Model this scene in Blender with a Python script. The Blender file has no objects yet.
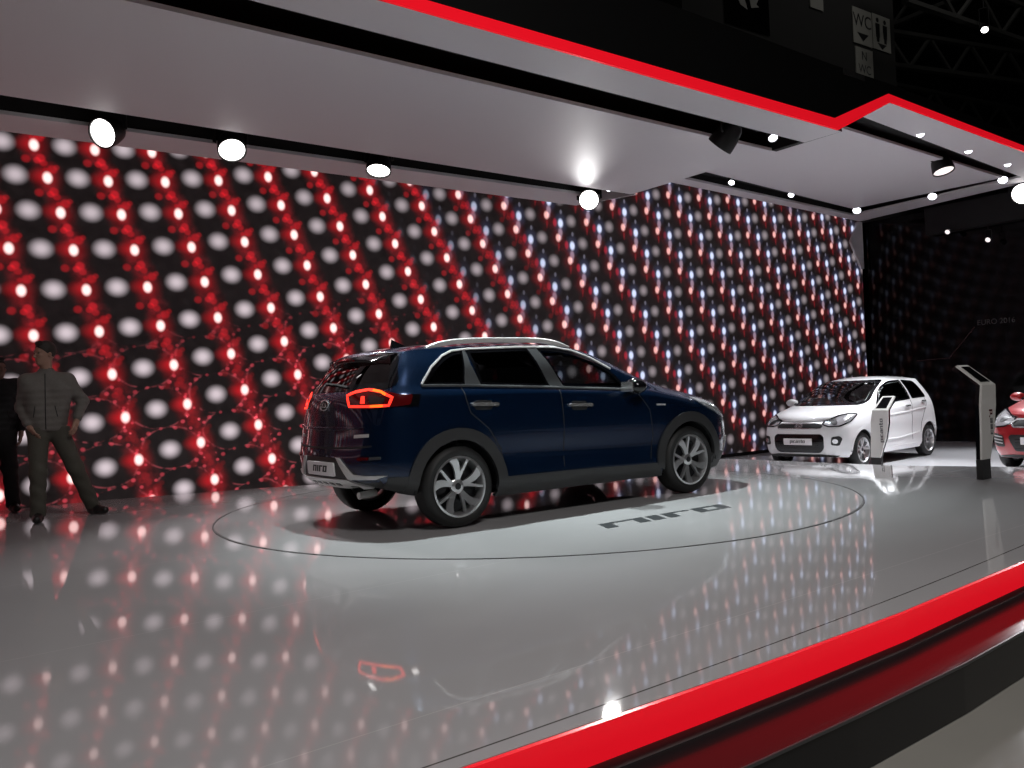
import bpy, bmesh, math, random
import numpy as np
from mathutils import Vector, Matrix
from mathutils.bvhtree import BVHTree
from mathutils.geometry import delaunay_2d_cdt
random.seed(7)
SC = bpy.context.scene
COL = SC.collection
PI = math.pi
TH = 0.6283927518          # the stand's long axis against the camera's axis
UX, UY = math.cos(TH), math.sin(TH)

def W(u, v, z=0.0):
    """stand coordinates (u along the screen wall, v towards it) -> world"""
    return Vector((u*UX - v*UY, u*UY + v*UX, z))

# ------------------------------------------------------------------ materials
def new_mat(name):
    m = bpy.data.materials.new(name); m.use_nodes = True
    nt = m.node_tree
    b = nt.nodes.get('Principled BSDF')
    return m, nt, b

def pbr(name, color, rough=0.5, metal=0.0, coat=0.0, coat_rough=0.03, spec=0.5, emit=None, emit_s=0.0, noise=0.0, noise_scale=30.0, bump=0.0):
    m, nt, b = new_mat(name)
    b.inputs['Base Color'].default_value = (*color, 1)
    b.inputs['Roughness'].default_value = rough
    b.inputs['Metallic'].default_value = metal
    b.inputs['Coat Weight'].default_value = coat
    b.inputs['Coat Roughness'].default_value = coat_rough
    b.inputs['Specular IOR Level'].default_value = spec
    if emit:
        b.inputs['Emission Color'].default_value = (*emit, 1)
        b.inputs['Emission Strength'].default_value = emit_s
    if noise > 0 or bump > 0:
        tc = nt.nodes.new('ShaderNodeTexCoord')
        n = nt.nodes.new('ShaderNodeTexNoise'); n.inputs['Scale'].default_value = noise_scale
        n.inputs['Detail'].default_value = 4
        nt.links.new(tc.outputs['Object'], n.inputs['Vector'])
        if noise > 0:
            mx = nt.nodes.new('ShaderNodeMix'); mx.data_type = 'RGBA'
            mx.inputs[6].default_value = (*[c*(1-noise) for c in color], 1)
            mx.inputs[7].default_value = (*[min(1, c*(1+noise)) for c in color], 1)
            nt.links.new(n.outputs['Fac'], mx.inputs[0])
            nt.links.new(mx.outputs[2], b.inputs['Base Color'])
        if bump > 0:
            bp = nt.nodes.new('ShaderNodeBump'); bp.inputs['Strength'].default_value = bump
            bp.inputs['Distance'].default_value = 0.01
            nt.links.new(n.outputs['Fac'], bp.inputs['Height'])
            nt.links.new(bp.outputs['Normal'], b.inputs['Normal'])
    return m

def emit_mat(name, color, s):
    m, nt, b = new_mat(name)
    b.inputs['Base Color'].default_value = (*[min(c, .8) for c in color], 1)
    b.inputs['Roughness'].default_value = 0.25
    b.inputs['Emission Color'].default_value = (*color, 1)
    b.inputs['Emission Strength'].default_value = s
    return m

def glass_mat(name, tint, fres=1.5, rough=0.0):
    m, nt, b = new_mat(name)
    nt.nodes.remove(b)
    out = nt.nodes['Material Output']
    tr = nt.nodes.new('ShaderNodeBsdfTransparent'); tr.inputs['Color'].default_value = (*tint, 1)
    gl = nt.nodes.new('ShaderNodeBsdfGlossy'); gl.inputs['Roughness'].default_value = rough
    gl.inputs['Color'].default_value = (1, 1, 1, 1)
    # thin pane: the same reflection from either face
    ge = nt.nodes.new('ShaderNodeNewGeometry'); dt = nt.nodes.new('ShaderNodeVectorMath'); dt.operation = 'DOT_PRODUCT'
    nt.links.new(ge.outputs['Incoming'], dt.inputs[0]); nt.links.new(ge.outputs['Normal'], dt.inputs[1])
    def mth(op, a, b):
        n = nt.nodes.new('ShaderNodeMath'); n.operation = op
        for i, x in enumerate((a, b)):
            if isinstance(x, (int, float)): n.inputs[i].default_value = x
            elif x is not None: nt.links.new(x, n.inputs[i])
        return n.outputs[0]
    f5 = mth('POWER', mth('SUBTRACT', 1.0, mth('ABSOLUTE', dt.outputs['Value'], 0.0)), 5.0)
    fac = mth('ADD', mth('MULTIPLY', f5, .93), .07)
    mx = nt.nodes.new('ShaderNodeMixShader')
    nt.links.new(fac, mx.inputs[0]); nt.links.new(tr.outputs[0], mx.inputs[1]); nt.links.new(gl.outputs[0], mx.inputs[2])
    nt.links.new(mx.outputs[0], out.inputs['Surface'])
    return m

M = {}
M['blue_paint'] = pbr('blue paint', (.0022, .017, .056), .26, .65, 1.0, .02)
M['white_paint'] = pbr('white paint', (.80, .80, .81), .35, 0, 1.0, .03)
M['red_paint'] = pbr('red paint', (.33, .002, .006), .35, .1, 1.0, .03)
M['black_plastic'] = pbr('black plastic', (.012, .012, .012), .45)
M['cladding'] = pbr('grey cladding', (.022, .022, .023), .55, noise=.15, noise_scale=200)
M['gloss_black'] = pbr('gloss black', (.004, .004, .005), .08)
M['lining'] = pbr('dark lining', (.008, .008, .009), .8)
M['seat'] = pbr('seat cloth', (.02, .019, .018), .75, noise=.3, noise_scale=60)
M['chrome'] = pbr('chrome', (.78, .78, .78), .16, .8)
M['satin'] = pbr('satin aluminium', (.55, .54, .53), .33, .9)
M['pillar_grey'] = pbr('pillar grey', (.05, .052, .055), .35)
M['rubber'] = pbr('tyre rubber', (.009, .009, .009), .62, bump=.1, noise_scale=90)
M['rim'] = pbr('rim metal', (.60, .60, .61), .28, .85)
M['rim_dark'] = pbr('rim dark pocket', (.02, .02, .022), .35, .4)
M['tail_red'] = pbr('tail lamp red', (.10, .002, .003), .12, 0, 1.0, .02)
M['tail_glow'] = emit_mat('tail lamp glow', (1.0, .035, .02), 1.6)
M['tail_amber'] = emit_mat('tail lamp amber', (1.0, .12, .012), 1.9)
M['lamp_clear'] = pbr('clear lamp', (.55, .55, .57), .12, .6, 1.0, .02)
M['lamp_smoke'] = pbr('smoked lamp', (.05, .03, .03), .12, .3, 1.0, .02)
M['plate'] = pbr('plate white', (.80, .77, .78), .4)
M['ink'] = pbr('black ink', (.01, .01, .011), .5)
M['glass_dark'] = glass_mat('privacy glass', (.035, .036, .038))
M['glass'] = glass_mat('tinted glass', (.42, .45, .45))
M['glass_front'] = glass_mat('windscreen glass', (.55, .58, .58))
M['paper'] = pbr('paper', (.55, .55, .55), .6)

# ------------------------------------------------------------------ objects
def put(name, verts, faces, m, parent=None, smooth=False, angle=None, mats=None, midx=None):
    me = bpy.data.meshes.new(name)
    me.from_pydata([tuple(float(c) for c in v) for v in verts], [], [tuple(int(i) for i in f) for f in faces])
    for mm in (mats or [m]): me.materials.append(mm)
    if midx is not None: me.polygons.foreach_set('material_index', [int(i) for i in midx])
    if smooth:
        me.polygons.foreach_set('use_smooth', [True]*len(me.polygons))
        if angle is not None: me.set_sharp_from_angle(angle=math.radians(angle))
    me.update()
    o = bpy.data.objects.new(name, me); COL.objects.link(o)
    if parent is not None: o.parent = parent
    return o

def put_bm(name, bm, m, parent=None, smooth=False, angle=None):
    bmesh.ops.recalc_face_normals(bm, faces=bm.faces[:])
    me = bpy.data.meshes.new(name); bm.to_mesh(me); bm.free()
    me.materials.append(m)
    if smooth:
        me.polygons.foreach_set('use_smooth', [True]*len(me.polygons))
        if angle is not None: me.set_sharp_from_angle(angle=math.radians(angle))
    o = bpy.data.objects.new(name, me); COL.objects.link(o)
    if parent is not None: o.parent = parent
    return o

def tag(o, label, cat=None, group=None):
    o['label'] = label
    if cat: o['category'] = cat
    if group: o['group'] = group
    return o

def structure(o, label=None):
    o['kind'] = 'structure'
    if label: o['label'] = label
    return o

def empty(name, loc, rz=0.0):
    o = bpy.data.objects.new(name, None); COL.objects.link(o)
    o.location = loc; o.rotation_euler = (0, 0, rz); o.empty_display_size = .2
    return o

def stand(o):
    """object built in stand coordinates"""
    o.rotation_euler = (0, 0, TH); return o

def copy_tree(o, parent=None):
    c = o.copy(); COL.objects.link(c)
    if parent is not None: c.parent = parent
    for ch in [x for x in bpy.data.objects if x.parent == o]: copy_tree(ch, c)
    return c

class MB:
    """collects shapes into one mesh"""
    def __init__(s): s.v = []; s.f = []
    def add(s, vs, fs):
        n = len(s.v); s.v += [tuple(x) for x in vs]; s.f += [tuple(i+n for i in f) for f in fs]; return s
    def box(s, a, b, mat=None):
        (x0, y0, z0), (x1, y1, z1) = a, b
        vs = [(x, y, z) for z in (z0, z1) for y in (y0, y1) for x in (x0, x1)]
        if mat is not None: vs = [mat @ Vector(v) for v in vs]
        return s.add(vs, [(0, 2, 3, 1), (4, 5, 7, 6), (0, 1, 5, 4), (2, 6, 7, 3), (0, 4, 6, 2), (1, 3, 7, 5)])
    def prism(s, poly, z0, z1):
        n = len(poly)
        vs = [(*p[:2], z0) for p in poly] + [(*p[:2], z1) for p in poly]
        fs = [tuple(range(n))[::-1], tuple(range(n, 2*n))] + [(i, (i+1) % n, n+(i+1) % n, n+i) for i in range(n)]
        return s.add(vs, fs)
    def tube(s, pts, r, n=10, cap=True):
        pts = [Vector(p) for p in pts]
        rs = r if hasattr(r, '__len__') else [r]*len(pts)
        base = len(s.v); prev = None
        vs = []
        for i, p in enumerate(pts):
            t = (pts[min(i+1, len(pts)-1)] - pts[max(i-1, 0)]).normalized()
            a = Vector((0, 0, 1)) if abs(t.z) < .9 else Vector((1, 0, 0))
            if prev is not None: a = prev
            x = (a - t*a.dot(t)).normalized(); y = t.cross(x); prev = x
            for k in range(n):
                an = 2*PI*k/n; vs.append(p + (x*math.cos(an) + y*math.sin(an))*rs[i])
        fs = []
        for i in range(len(pts)-1):
            for k in range(n):
                fs.append((i*n+k, i*n+(k+1) % n, (i+1)*n+(k+1) % n, (i+1)*n+k))
        if cap: fs += [tuple(range(n))[::-1], tuple(range((len(pts)-1)*n, len(pts)*n))]
        return s.add(vs, fs)
    def lathe(s, prof, n=32, axis='z', closed=False, mat=None):
        """prof: (radius, height) pairs turned round an axis"""
        vs = []
        for r, hh in prof:
            for k in range(n):
                a = 2*PI*k/n; c, d = r*math.cos(a), r*math.sin(a)
                vs.append({'z': (c, d, hh), 'y': (c, hh, d), 'x': (hh, c, d)}[axis])
        if mat is not None: vs = [mat @ Vector(v) for v in vs]
        fs = []; m = len(prof)
        for i in range(m if closed else m-1):
            j = (i+1) % m
            for k in range(n): fs.append((i*n+k, i*n+(k+1) % n, j*n+(k+1) % n, j*n+k))
        if not closed:
            if prof[0][0] > 1e-6: fs.append(tuple(range(n))[::-1])
            if prof[-1][0] > 1e-6: fs.append(tuple(range((m-1)*n, m*n)))
        return s.add(vs, fs)
    def build(s, name, m, parent=None, smooth=False, angle=35, bevel=0):
        bm = bmesh.new()
        bv = [bm.verts.new(v) for v in s.v]
        for f in s.f:
            try: bm.faces.new([bv[i] for i in f])
            except ValueError: pass
        if bevel > 0:
            bmesh.ops.bevel(bm, geom=[e for e in bm.edges if len(e.link_faces) == 2 and e.calc_face_angle(0) > .5], offset=bevel, segments=2, affect='EDGES', profile=.5)
        return put_bm(name, bm, m, parent, smooth, angle)

# stroke lettering for the model words (four blocky slanted letters etc.)
def letters(word, height, thick, slant=.25):
    """quads in (x, y) for blocky lower case letters; returns polygons and total width"""
    w = height*1.0; t = thick; polys = []; x = 0.0
    def q(x0, y0, x1, y1): polys.append([(x0+x, y0), (x1+x, y0), (x1+x, y1), (x0+x, y1)])
    for ch in word:
        h = height
        if ch == 'n': ww = w*1.05; q(0, 0, t, h); q(t, h-t*.55, ww, h); q(ww-t, 0, ww, h-t*.55)
        elif ch == 'i': ww = t; q(0, 0, t, h)
        elif ch == 'r': ww = w*.9; q(0, 0, t, h); q(t, h-t*.55, ww, h)
        elif ch == 'o': ww = w*1.05; q(0, 0, t, h); q(ww-t, 0, ww, h); q(t, h-t*.55, ww-t, h); q(t, 0, ww-t, t*.55)
        elif ch == 'p': ww = w*.95; q(0, -h*.4, t, h); q(ww-t, 0, ww, h); q(t, h-t*.6, ww-t, h); q(t, 0, ww-t, t*.6)
        elif ch == 'c': ww = w*.8; q(0, 0, t, h); q(t, h-t*.6, ww, h); q(t, 0, ww, t*.6)
        elif ch == 'a': ww = w*.95; q(0, 0, t, h*.6); q(ww-t, 0, ww, h); q(t, h*.45, ww-t, h*.6); q(t, 0, ww-t, t*.6); q(t*.5, h-t*.6, ww-t, h)
        elif ch == 't': ww = w*.7; q(ww*.25, 0, ww*.25+t, h*1.35); q(0, h-t*.6, ww, h); q(ww*.25+t, 0, ww, t*.6)
        elif ch == 'e': ww = w*.95; q(0, 0, t, h); q(t, h-t*.6, ww, h); q(ww-t, h*.45, ww, h-t*.6); q(t, h*.42, ww-t, h*.42+t*.6); q(t, 0, ww, t*.6)
        elif ch == 'd': ww = w*.95; q(0, 0, t, h); q(ww-t, 0, ww, h*1.4); q(t, h-t*.6, ww-t, h); q(t, 0, ww-t, t*.6)
        elif ch == "'": ww = t; q(0, h*1.05, t, h*1.4)
        else: ww = w*.5
        x += ww + t*.45
    total = x - t*.45
    polys = [[(px + py*slant, py) for px, py in P] for P in polys]
    return polys, total

def text_obj(name, body, size, m, parent=None, mat=None, extrude=.002, align='CENTER'):
    cu = bpy.data.curves.new(name, 'FONT'); cu.body = body; cu.size = size; cu.extrude = extrude
    cu.align_x = align; cu.align_y = 'CENTER'
    o = bpy.data.objects.new(name, cu); COL.objects.link(o)
    bpy.context.view_layer.update()
    me = bpy.data.meshes.new_from_object(o.evaluated_get(bpy.context.evaluated_depsgraph_get()))
    bpy.data.objects.remove(o); bpy.data.curves.remove(cu)
    me.materials.clear(); me.materials.append(m); me.name = name
    o = bpy.data.objects.new(name, me); COL.objects.link(o)
    if parent is not None: o.parent = parent
    if mat is not None: me.transform(mat)
    return o
# ------------------------------------------------------------------ car body tools
def pchip(t, y, q):
    t = np.asarray(t, float); y = np.asarray(y, float)
    hh = np.diff(t); d = np.diff(y, axis=0)/hh[:, None]
    m = np.zeros_like(y)
    w1 = (2*hh[1:]+hh[:-1])[:, None]; w2 = (hh[1:]+2*hh[:-1])[:, None]
    same = d[1:]*d[:-1] > 0
    with np.errstate(divide='ignore', invalid='ignore'):
        hm = (w1+w2)/(w1/d[:-1]+w2/d[1:])
    m[1:-1] = np.where(same, hm, 0)
    m[0] = d[0]; m[-1] = d[-1]
    i = np.clip(np.searchsorted(t, q, side='right')-1, 0, len(t)-2)
    s = ((q-t[i])/hh[i])[:, None]; H = hh[i][:, None]
    return (y[i]*(1+2*s)*(1-s)**2 + m[i]*H*s*(1-s)**2 + y[i+1]*s*s*(3-2*s) + m[i+1]*H*s*s*(s-1))

def inside(poly, P):
    poly = np.asarray(poly); r = np.zeros(len(P), bool)
    x, y = P[:, 0], P[:, 1]; n = len(poly)
    for i in range(n):
        x0, y0 = poly[i]; x1, y1 = poly[(i+1) % n]
        c = (y0 > y) != (y1 > y)
        with np.errstate(divide='ignore', invalid='ignore'):
            r ^= c & (x < (x1-x0)*(y-y0)/(y1-y0+1e-30)+x0)
    return r

def edge_dist(poly, P):
    poly = np.asarray(poly, float); d = np.full(len(P), 1e9)
    for i in range(len(poly)):
        a = poly[i]; b = poly[(i+1) % len(poly)]; ab = b-a
        t = np.clip(((P-a)@ab)/max(ab@ab, 1e-12), 0, 1)
        d = np.minimum(d, np.linalg.norm(P-(a+t[:, None]*ab), axis=1))
    return d

def rounded(poly, r, n=5):
    out = []; m = len(poly)
    for i in range(m):
        p0, p, p1 = (np.array(poly[k % m], float) for k in (i-1, i, i+1))
        rr = r[i] if hasattr(r, '__len__') else r
        a = p0-p; b = p1-p; la, lb = np.linalg.norm(a), np.linalg.norm(b)
        k = min(rr, la*.45, lb*.45)
        if k < 1e-4: out.append(tuple(p)); continue
        A = p+a/la*k; B = p+b/lb*k
        for j in range(n+1):
            t = j/n; out.append(tuple((1-t)**2*A + 2*t*(1-t)*p + t*t*B))
    return out

def dense(path, step, closed):
    out = []; n = len(path)
    for i in range(n if closed else n-1):
        a = np.array(path[i], float); b = np.array(path[(i+1) % n], float)
        k = max(1, int(math.ceil(np.linalg.norm(b-a)/step)))
        for j in range(k): out.append(tuple(a+(b-a)*j/k))
    if not closed: out.append(tuple(path[-1]))
    return out

class Body:
    """lofted car shell; panels are laid on it by shooting rays at it"""
    def __init__(s, rows, top, cap_r, cap_f, nS=170, nR=58, nC=44, p=2.6):
        rows = np.array(rows, float); top = np.array(top, float)         # [R][S][3], [S][3]
        t = np.concatenate([[0], np.cumsum(np.linalg.norm(np.diff(rows, axis=1), axis=2).mean(0))]); t /= t[-1]
        qs = np.linspace(0, 1, nS)
        R = rows.shape[0]
        fine = np.array([pchip(t, rows[j], qs) for j in range(R)])
        topf = pchip(t, top, qs)
        tr = np.arange(R, dtype=float); qr = np.linspace(0, R-1, nR)
        G = np.zeros((nS, nR, 3))
        for i in range(nS): G[i] = pchip(tr, fine[:, i], qr)
        capr = pchip(tr, np.array(cap_r, float)[:, None], qr)[:, 0]; capf = pchip(tr, np.array(cap_f, float)[:, None], qr)[:, 0]
        capr[-1] = topf[0, 0]; capf[-1] = topf[-1, 0]
        ss = np.linspace(1, -1, nC+1); ss = np.sign(ss)*np.abs(ss)**.85
        g = 1-np.abs(ss)**p
        V = []; F = []
        def grid(A):
            n0 = len(V); a, b = A.shape[:2]; V.extend(A.reshape(-1, 3).tolist())
            for i in range(a-1):
                for j in range(b-1): F.append((n0+i*b+j, n0+(i+1)*b+j, n0+(i+1)*b+j+1, n0+i*b+j+1))
        grid(G); Gm = G.copy(); Gm[:, :, 1] *= -1; grid(Gm)
        T = np.zeros((nS, nC+1, 3)); E = G[:, -1]
        T[:, :, 0] = E[:, 0:1]+(topf[:, 0:1]-E[:, 0:1])*g; T[:, :, 1] = E[:, 1:2]*ss; T[:, :, 2] = E[:, 2:3]+(topf[:, 2:3]-E[:, 2:3])*g
        grid(T)
        for k, cx in ((0, capr), (-1, capf)):
            E = G[k]; C = np.zeros((nR, nC+1, 3))
            crown = (topf[k, 2]-E[-1, 2])*np.clip((qr-(R-2.5))/1.5, 0, 1)**2
            C[:, :, 0] = E[:, 0:1]+(cx[:, None]-E[:, 0:1])*g; C[:, :, 1] = E[:, 1:2]*ss; C[:, :, 2] = E[:, 2:3]+crown[:, None]*g
            grid(C)
        bm = bmesh.new(); bv = [bm.verts.new(v) for v in V]
        for f in F: bm.faces.new([bv[i] for i in f])
        bmesh.ops.remove_doubles(bm, verts=bm.verts[:], dist=1e-4)
        bmesh.ops.recalc_face_normals(bm, faces=bm.faces[:])
        # normals outwards
        f = max(bm.faces, key=lambda q: q.calc_center_median().z)
        if f.normal.z < 0: bmesh.ops.reverse_faces(bm, faces=bm.faces[:])
        s.bm = bm
        bm.verts.ensure_lookup_table(); bm.faces.ensure_lookup_table()
        s.tree = BVHTree.FromBMesh(bm)
        s.bottom = G[:, 0]
        s.cen = np.array([q.calc_center_median()[:] for q in bm.faces]); s.nor = np.array([q.normal[:] for q in bm.faces])
        s.kill = np.zeros(len(s.cen), bool)
    def hit(s, a, z, az):
        """surface point seen from azimuth az (degrees) at sideways offset a and height z"""
        r = math.radians(az); d = Vector((math.cos(r), math.sin(r), 0)); A = Vector((-math.sin(r), math.cos(r), 0))
        o = A*a + Vector((0, 0, z)) + (d*8) + Vector((1.2, 0, 0))*0
        p, n, i, dist = s.tree.ray_cast(o, -d)
        if p is None:
            q = o - d*8
            if abs(az) in (90, 270): q = q + d*.7
            else: q = q + d*2.5 if abs(az) < 90 else q + d*.3
            p, n, i, dist = s.tree.find_nearest(q)
        return p, n
    def hole(s, poly, az, margin=.022, cond=None):
        r = math.radians(az); A = np.array([-math.sin(r), math.cos(r), 0]); d = np.array([math.cos(r), math.sin(r), 0])
        P = np.stack([s.cen@A, s.cen[:, 2]], 1)
        k = inside(poly, P) & (s.nor@d > .08)
        k &= edge_dist(poly, P) > margin
        if cond is not None: k &= cond(s.cen)
        s.kill |= k
    def arch(s, x, z, R):
        s.kill |= ((s.cen[:, 0]-x)**2+(s.cen[:, 2]-z)**2 < R*R) & (np.abs(s.cen[:, 1]) > .45)
    def shells(s, m, lining, parent):
        faces = [f for f, k in zip(s.bm.faces, s.kill) if not k]
        idx = {}; V = []; N = []; F = []
        for f in faces:
            t = []
            for v in f.verts:
                if v.index not in idx: idx[v.index] = len(V); V.append(v.co.copy()); N.append(v.normal.copy())
                t.append(idx[v.index])
            F.append(t)
        put('body', V, F, m, parent, True, 40)
        put('inner_lining', [v - n*.022 for v, n in zip(V, N)], [f[::-1] for f in F], lining, parent, True, 50)
        b = s.bottom; n = len(b)
        vs = [(p[0], p[1]-.01, p[2]+.03) for p in b] + [(p[0], -p[1]+.01, p[2]+.03) for p in b]
        fs = [(i, i+1, n+i+1, n+i) for i in range(n-1)]
        vs2 = [(x, y, z+.05) for x, y, z in vs]; k = len(vs)
        put('underbody', vs+vs2, fs+[tuple(i+k for i in f[::-1]) for f in fs], lining, parent)

    def panel(s, name, poly, az, m, parent, off=.004, thk=.012, step=.03, label=None):
        poly = dense(poly, step, True); n = len(poly)
        P = np.array(poly); lo = P.min(0); hi = P.max(0)
        gx = np.arange(lo[0]+step/2, hi[0], step); gz = np.arange(lo[1]+step/2, hi[1], step)
        Q = np.array([(x, z) for x in gx for z in gz]) if len(gx)*len(gz) else np.zeros((0, 2))
        if len(Q):
            Q = Q[inside(P, Q)]
            if len(Q): Q = Q[edge_dist(P, Q) > step*.45]
        pts = [Vector(p) for p in poly] + [Vector(p) for p in Q]
        vs, es, fs = delaunay_2d_cdt(pts, [(i, (i+1) % n) for i in range(n)], [], 1, 1e-6)[:3]
        out = []; nr = []
        for v in vs:
            p, nn = s.hit(v[0], v[1], az); out.append(p+nn*off); nr.append(nn)
        d = Vector((math.cos(math.radians(az)), math.sin(math.radians(az)), 0))
        F = []
        for f in fs:
            a, b, c = (out[i] for i in f[:3])
            F.append(tuple(f) if (b-a).cross(c-a).dot(d) > 0 else tuple(f[::-1]))
        # rim wall
        cnt = {}
        for f in F:
            for i in range(len(f)): cnt[(f[i], f[(i+1) % len(f)])] = 1
        k = len(out); inn = [p-nn*thk for p, nn in zip(out, nr)]
        for (a, b) in list(cnt):
            if (b, a) not in cnt: F.append((b, a, k+a, k+b))
        o = put(name, out+inn, F, m, parent, True, 40)
        bm = bmesh.new(); bm.from_mesh(o.data)
        bmesh.ops.delete(bm, geom=[v for v in bm.verts if not v.link_faces], context='VERTS'); bm.to_mesh(o.data); bm.free()
        if label: o['label'] = label
        return o

    def ribbon(s, name, path, width, az, m, parent, off=.006, thk=.012, closed=False, step=.025, rise=.0, label=None):
        path = dense(path, step, closed); n = len(path); P = np.array(path)
        wd = width if hasattr(width, '__len__') else None
        L = []
        for i in range(n):
            a = P[(i-1) % n] if closed or i > 0 else P[i]; b = P[(i+1) % n] if closed or i < n-1 else P[i]
            t = (b-a)/max(np.linalg.norm(b-a), 1e-9); nn = np.array([-t[1], t[0]])
            w = (wd[0]+(wd[1]-wd[0])*i/(n-1)) if wd else width
            row = []
            for f, lift in ((-.5, 0), (-.32, rise), (.32, rise), (.5, 0)):
                q = P[i]+nn*w*f; p, nr = s.hit(q[0], q[1], az); row.append((p+nr*(off+lift), p+nr*(off-thk)))
            L.append(row)
        V = []; F = []
        for row in L: V += [r[0] for r in row] + [row[0][1], row[3][1]]
        for i in range(n if closed else n-1):
            a, b = i*6, ((i+1) % n)*6
            for k in range(3): F.append((a+k, a+k+1, b+k+1, b+k))
            F.append((a+4, a, b, b+4)); F.append((a+3, a+5, b+5, b+3))
        if not closed:
            F.append((0, 4, 5, 3, 2, 1)); e = (n-1)*6; F.append((e+1, e+2, e+3, e+5, e+4, e))
        bm = bmesh.new(); bv = [bm.verts.new(v) for v in V]
        for f in F:
            try: bm.faces.new([bv[i] for i in f])
            except ValueError: pass
        o = put_bm(name, bm, m, parent, True, 40)
        if label: o['label'] = label
        return o

    def sides(s, fn, name, path, az, *a, **k):
        """the same piece on both sides: az mirrored"""
        other = [(-x, z) for x, z in path][::-1]
        if fn == s.ribbon:      # ribbons take (width, azimuth)
            return [fn(name, path, az, *a, **k), fn(name, other, az, -a[0], *a[1:], **k)]
        return [fn(name, path, az, *a, **k), fn(name, other, -az, *a, **k)]

def wheel(parent, x, y, z, R, width, rimR, side, style, rot=0.0, rim_mat=None):
    """side = -1: outer face towards -y"""
    e = empty('wheel', (x, y, z)); e.parent = parent
    h2 = width/2
    prof = [(rimR-.012, -h2*.72), (rimR+.012, -h2*.92), (rimR+.05, -h2*1.0), (R-.035, -h2*.97), (R-.010, -h2*.80), (R-.001, -h2*.55), (R, 0), (R-.001, h2*.55), (R-.010, h2*.80), (R-.035, h2*.97), (rimR+.05, h2), (rimR+.012, h2*.92), (rimR-.012, h2*.72)]
    MB().lathe(prof, 56, 'y', closed=True).build('tyre', M['rubber'], e, True, 40)
    o = side*h2
    MB().lathe([(rimR+.006, o*.78), (rimR+.010, o*.93), (rimR-.006, o*.95), (rimR-.016, o*.80), (rimR-.03, -o*.7), (rimR-.008, -o*.8)], 56, 'y', closed=True).build('rim', rim_mat or M['rim'], e, True, 40)
    MB().lathe([(0, o*.15), (rimR-.03, o*.12), (rimR-.03, o*.05), (0, o*.05)], 40, 'y').build('brake_disc', M['rim_dark'], e, True, 40)
    sp = MB()
    def spoke(a0, a1, w0, w1, r0, r1, y0, y1, th=.018, bend=0.0):
        """blade from radius r0 (angle a0) to r1 (angle a1)"""
        n = 8; L = []
        for i in range(n+1):
            t = i/n; r = r0+(r1-r0)*t; a = a0+(a1-a0)*t + bend*math.sin(PI*t); w = (w0+(w1-w0)*t)/2; yy = y0+(y1-y0)*t
            c = np.array([math.cos(a), math.sin(a)])*r; tn = np.array([-math.sin(a), math.cos(a)])
            p, q = c-tn*w, c+tn*w
            L.append([(p[0], yy*1.0, p[1]), (q[0], yy, q[1]), (q[0], yy-side*th, q[1]), (p[0], yy-side*th, p[1])])
        vs = [v for l in L for v in l]; fs = []
        for i in range(n):
            for k in range(4): fs.append((i*4+k, i*4+(k+1) % 4, i*4+4+(k+1) % 4, i*4+4+k))
        fs += [(0, 1, 2, 3), (n*4+3, n*4+2, n*4+1, n*4)]
        sp.add(vs, fs)
    dk = sp
    if style == 'turbine':
        for k in range(5):
            a = rot+2*PI*k/5
            spoke(a-.10, a-.33, .030, .020, .055, rimR-.008, o*.62, o*.86, .025, -.05)
            spoke(a+.10, a+.30, .034, .075, .055, rimR-.008, o*.62, o*.84, .022, -.08)
        sp.lathe([(0, o*.66), (.048, o*.64), (.062, o*.55), (.062, o*.3), (0, o*.3)], 28, 'y')
    else:
        for k in range(5):
            a = rot+2*PI*k/5
            spoke(a-.14, a-.24, .026, .026, .05, rimR-.006, o*.62, o*.85, .03)
            spoke(a+.14, a+.24, .026, .026, .05, rimR-.006, o*.62, o*.85, .03)
        sp.lathe([(0, o*.66), (.05, o*.64), (.062, o*.55), (.062, o*.3), (0, o*.3)], 28, 'y')
    sp.build('spokes', rim_mat or M['rim'], e, True, 35)
    MB().lathe([(0, o*.70), (.026, o*.69), (.029, o*.62), (0, o*.62)], 24, 'y').build('hub_cap', M['rim_dark'], e, True, 35)
    return e

def liner(parent, x, z, R, y0, y1):
    mb = MB(); n = 24; vs = []; fs = []
    for y in (y0, y1):
        for k in range(n+1):
            a = -.08+(PI+.16)*k/n; vs.append((x+R*math.cos(a), y, z+R*math.sin(a)))
    for k in range(n): fs.append((k, k+1, n+2+k, n+1+k))
    fs.append(tuple(range(n+1)))
    mb.add(vs, fs); return mb.build('wheel_arch_liner', M['lining'], parent, True, 40)

def interior(parent, x_front, x_rear, zf, zs, hw, seats=M['seat']):
    def seat(x, y, w, hb):
        sb = MB()
        sb.box((x-.05, y-w, zf+.08), (x+.46, y+w, zs))
        T = Matrix.Translation((x, y, zs-.05)) @ Matrix.Rotation(-.22, 4, 'Y')
        sb.box((-.12, -w, 0), (.03, w, hb), T)
        T2 = T @ Matrix.Translation((-.05, 0, hb+.02))
        sb.box((-.05, -.13, 0), (.05, .13, .19), T2)
        sb.build('seat', seats, parent, True, 35, bevel=.03)
    for y in (.36, -.36):
        seat(x_front, y, .24, .58)
        seat(x_rear, y, .3, .52)
    MB().box((x_front+.78, -hw+.06, zf+.25), (x_front+1.12, hw-.06, zs+.32)).build('dashboard', M['lining'], parent, True, 35, bevel=.06)
    T = Matrix.Translation((x_front+.66, .36, zs+.30)) @ Matrix.Rotation(-.45, 4, 'Y')
    ring = [T @ Vector((0, .18*math.cos(a), .18*math.sin(a))) for a in np.linspace(0, 2*PI, 25)]
    MB().tube(ring, .015, 8).build('steering_wheel', M['lining'], parent, True, 40)
    MB().box((x_rear-.3, -hw+.05, zf), (x_front+1.1, hw-.05, zf+.06)).build('cabin_floor', M['lining'], parent)

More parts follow.
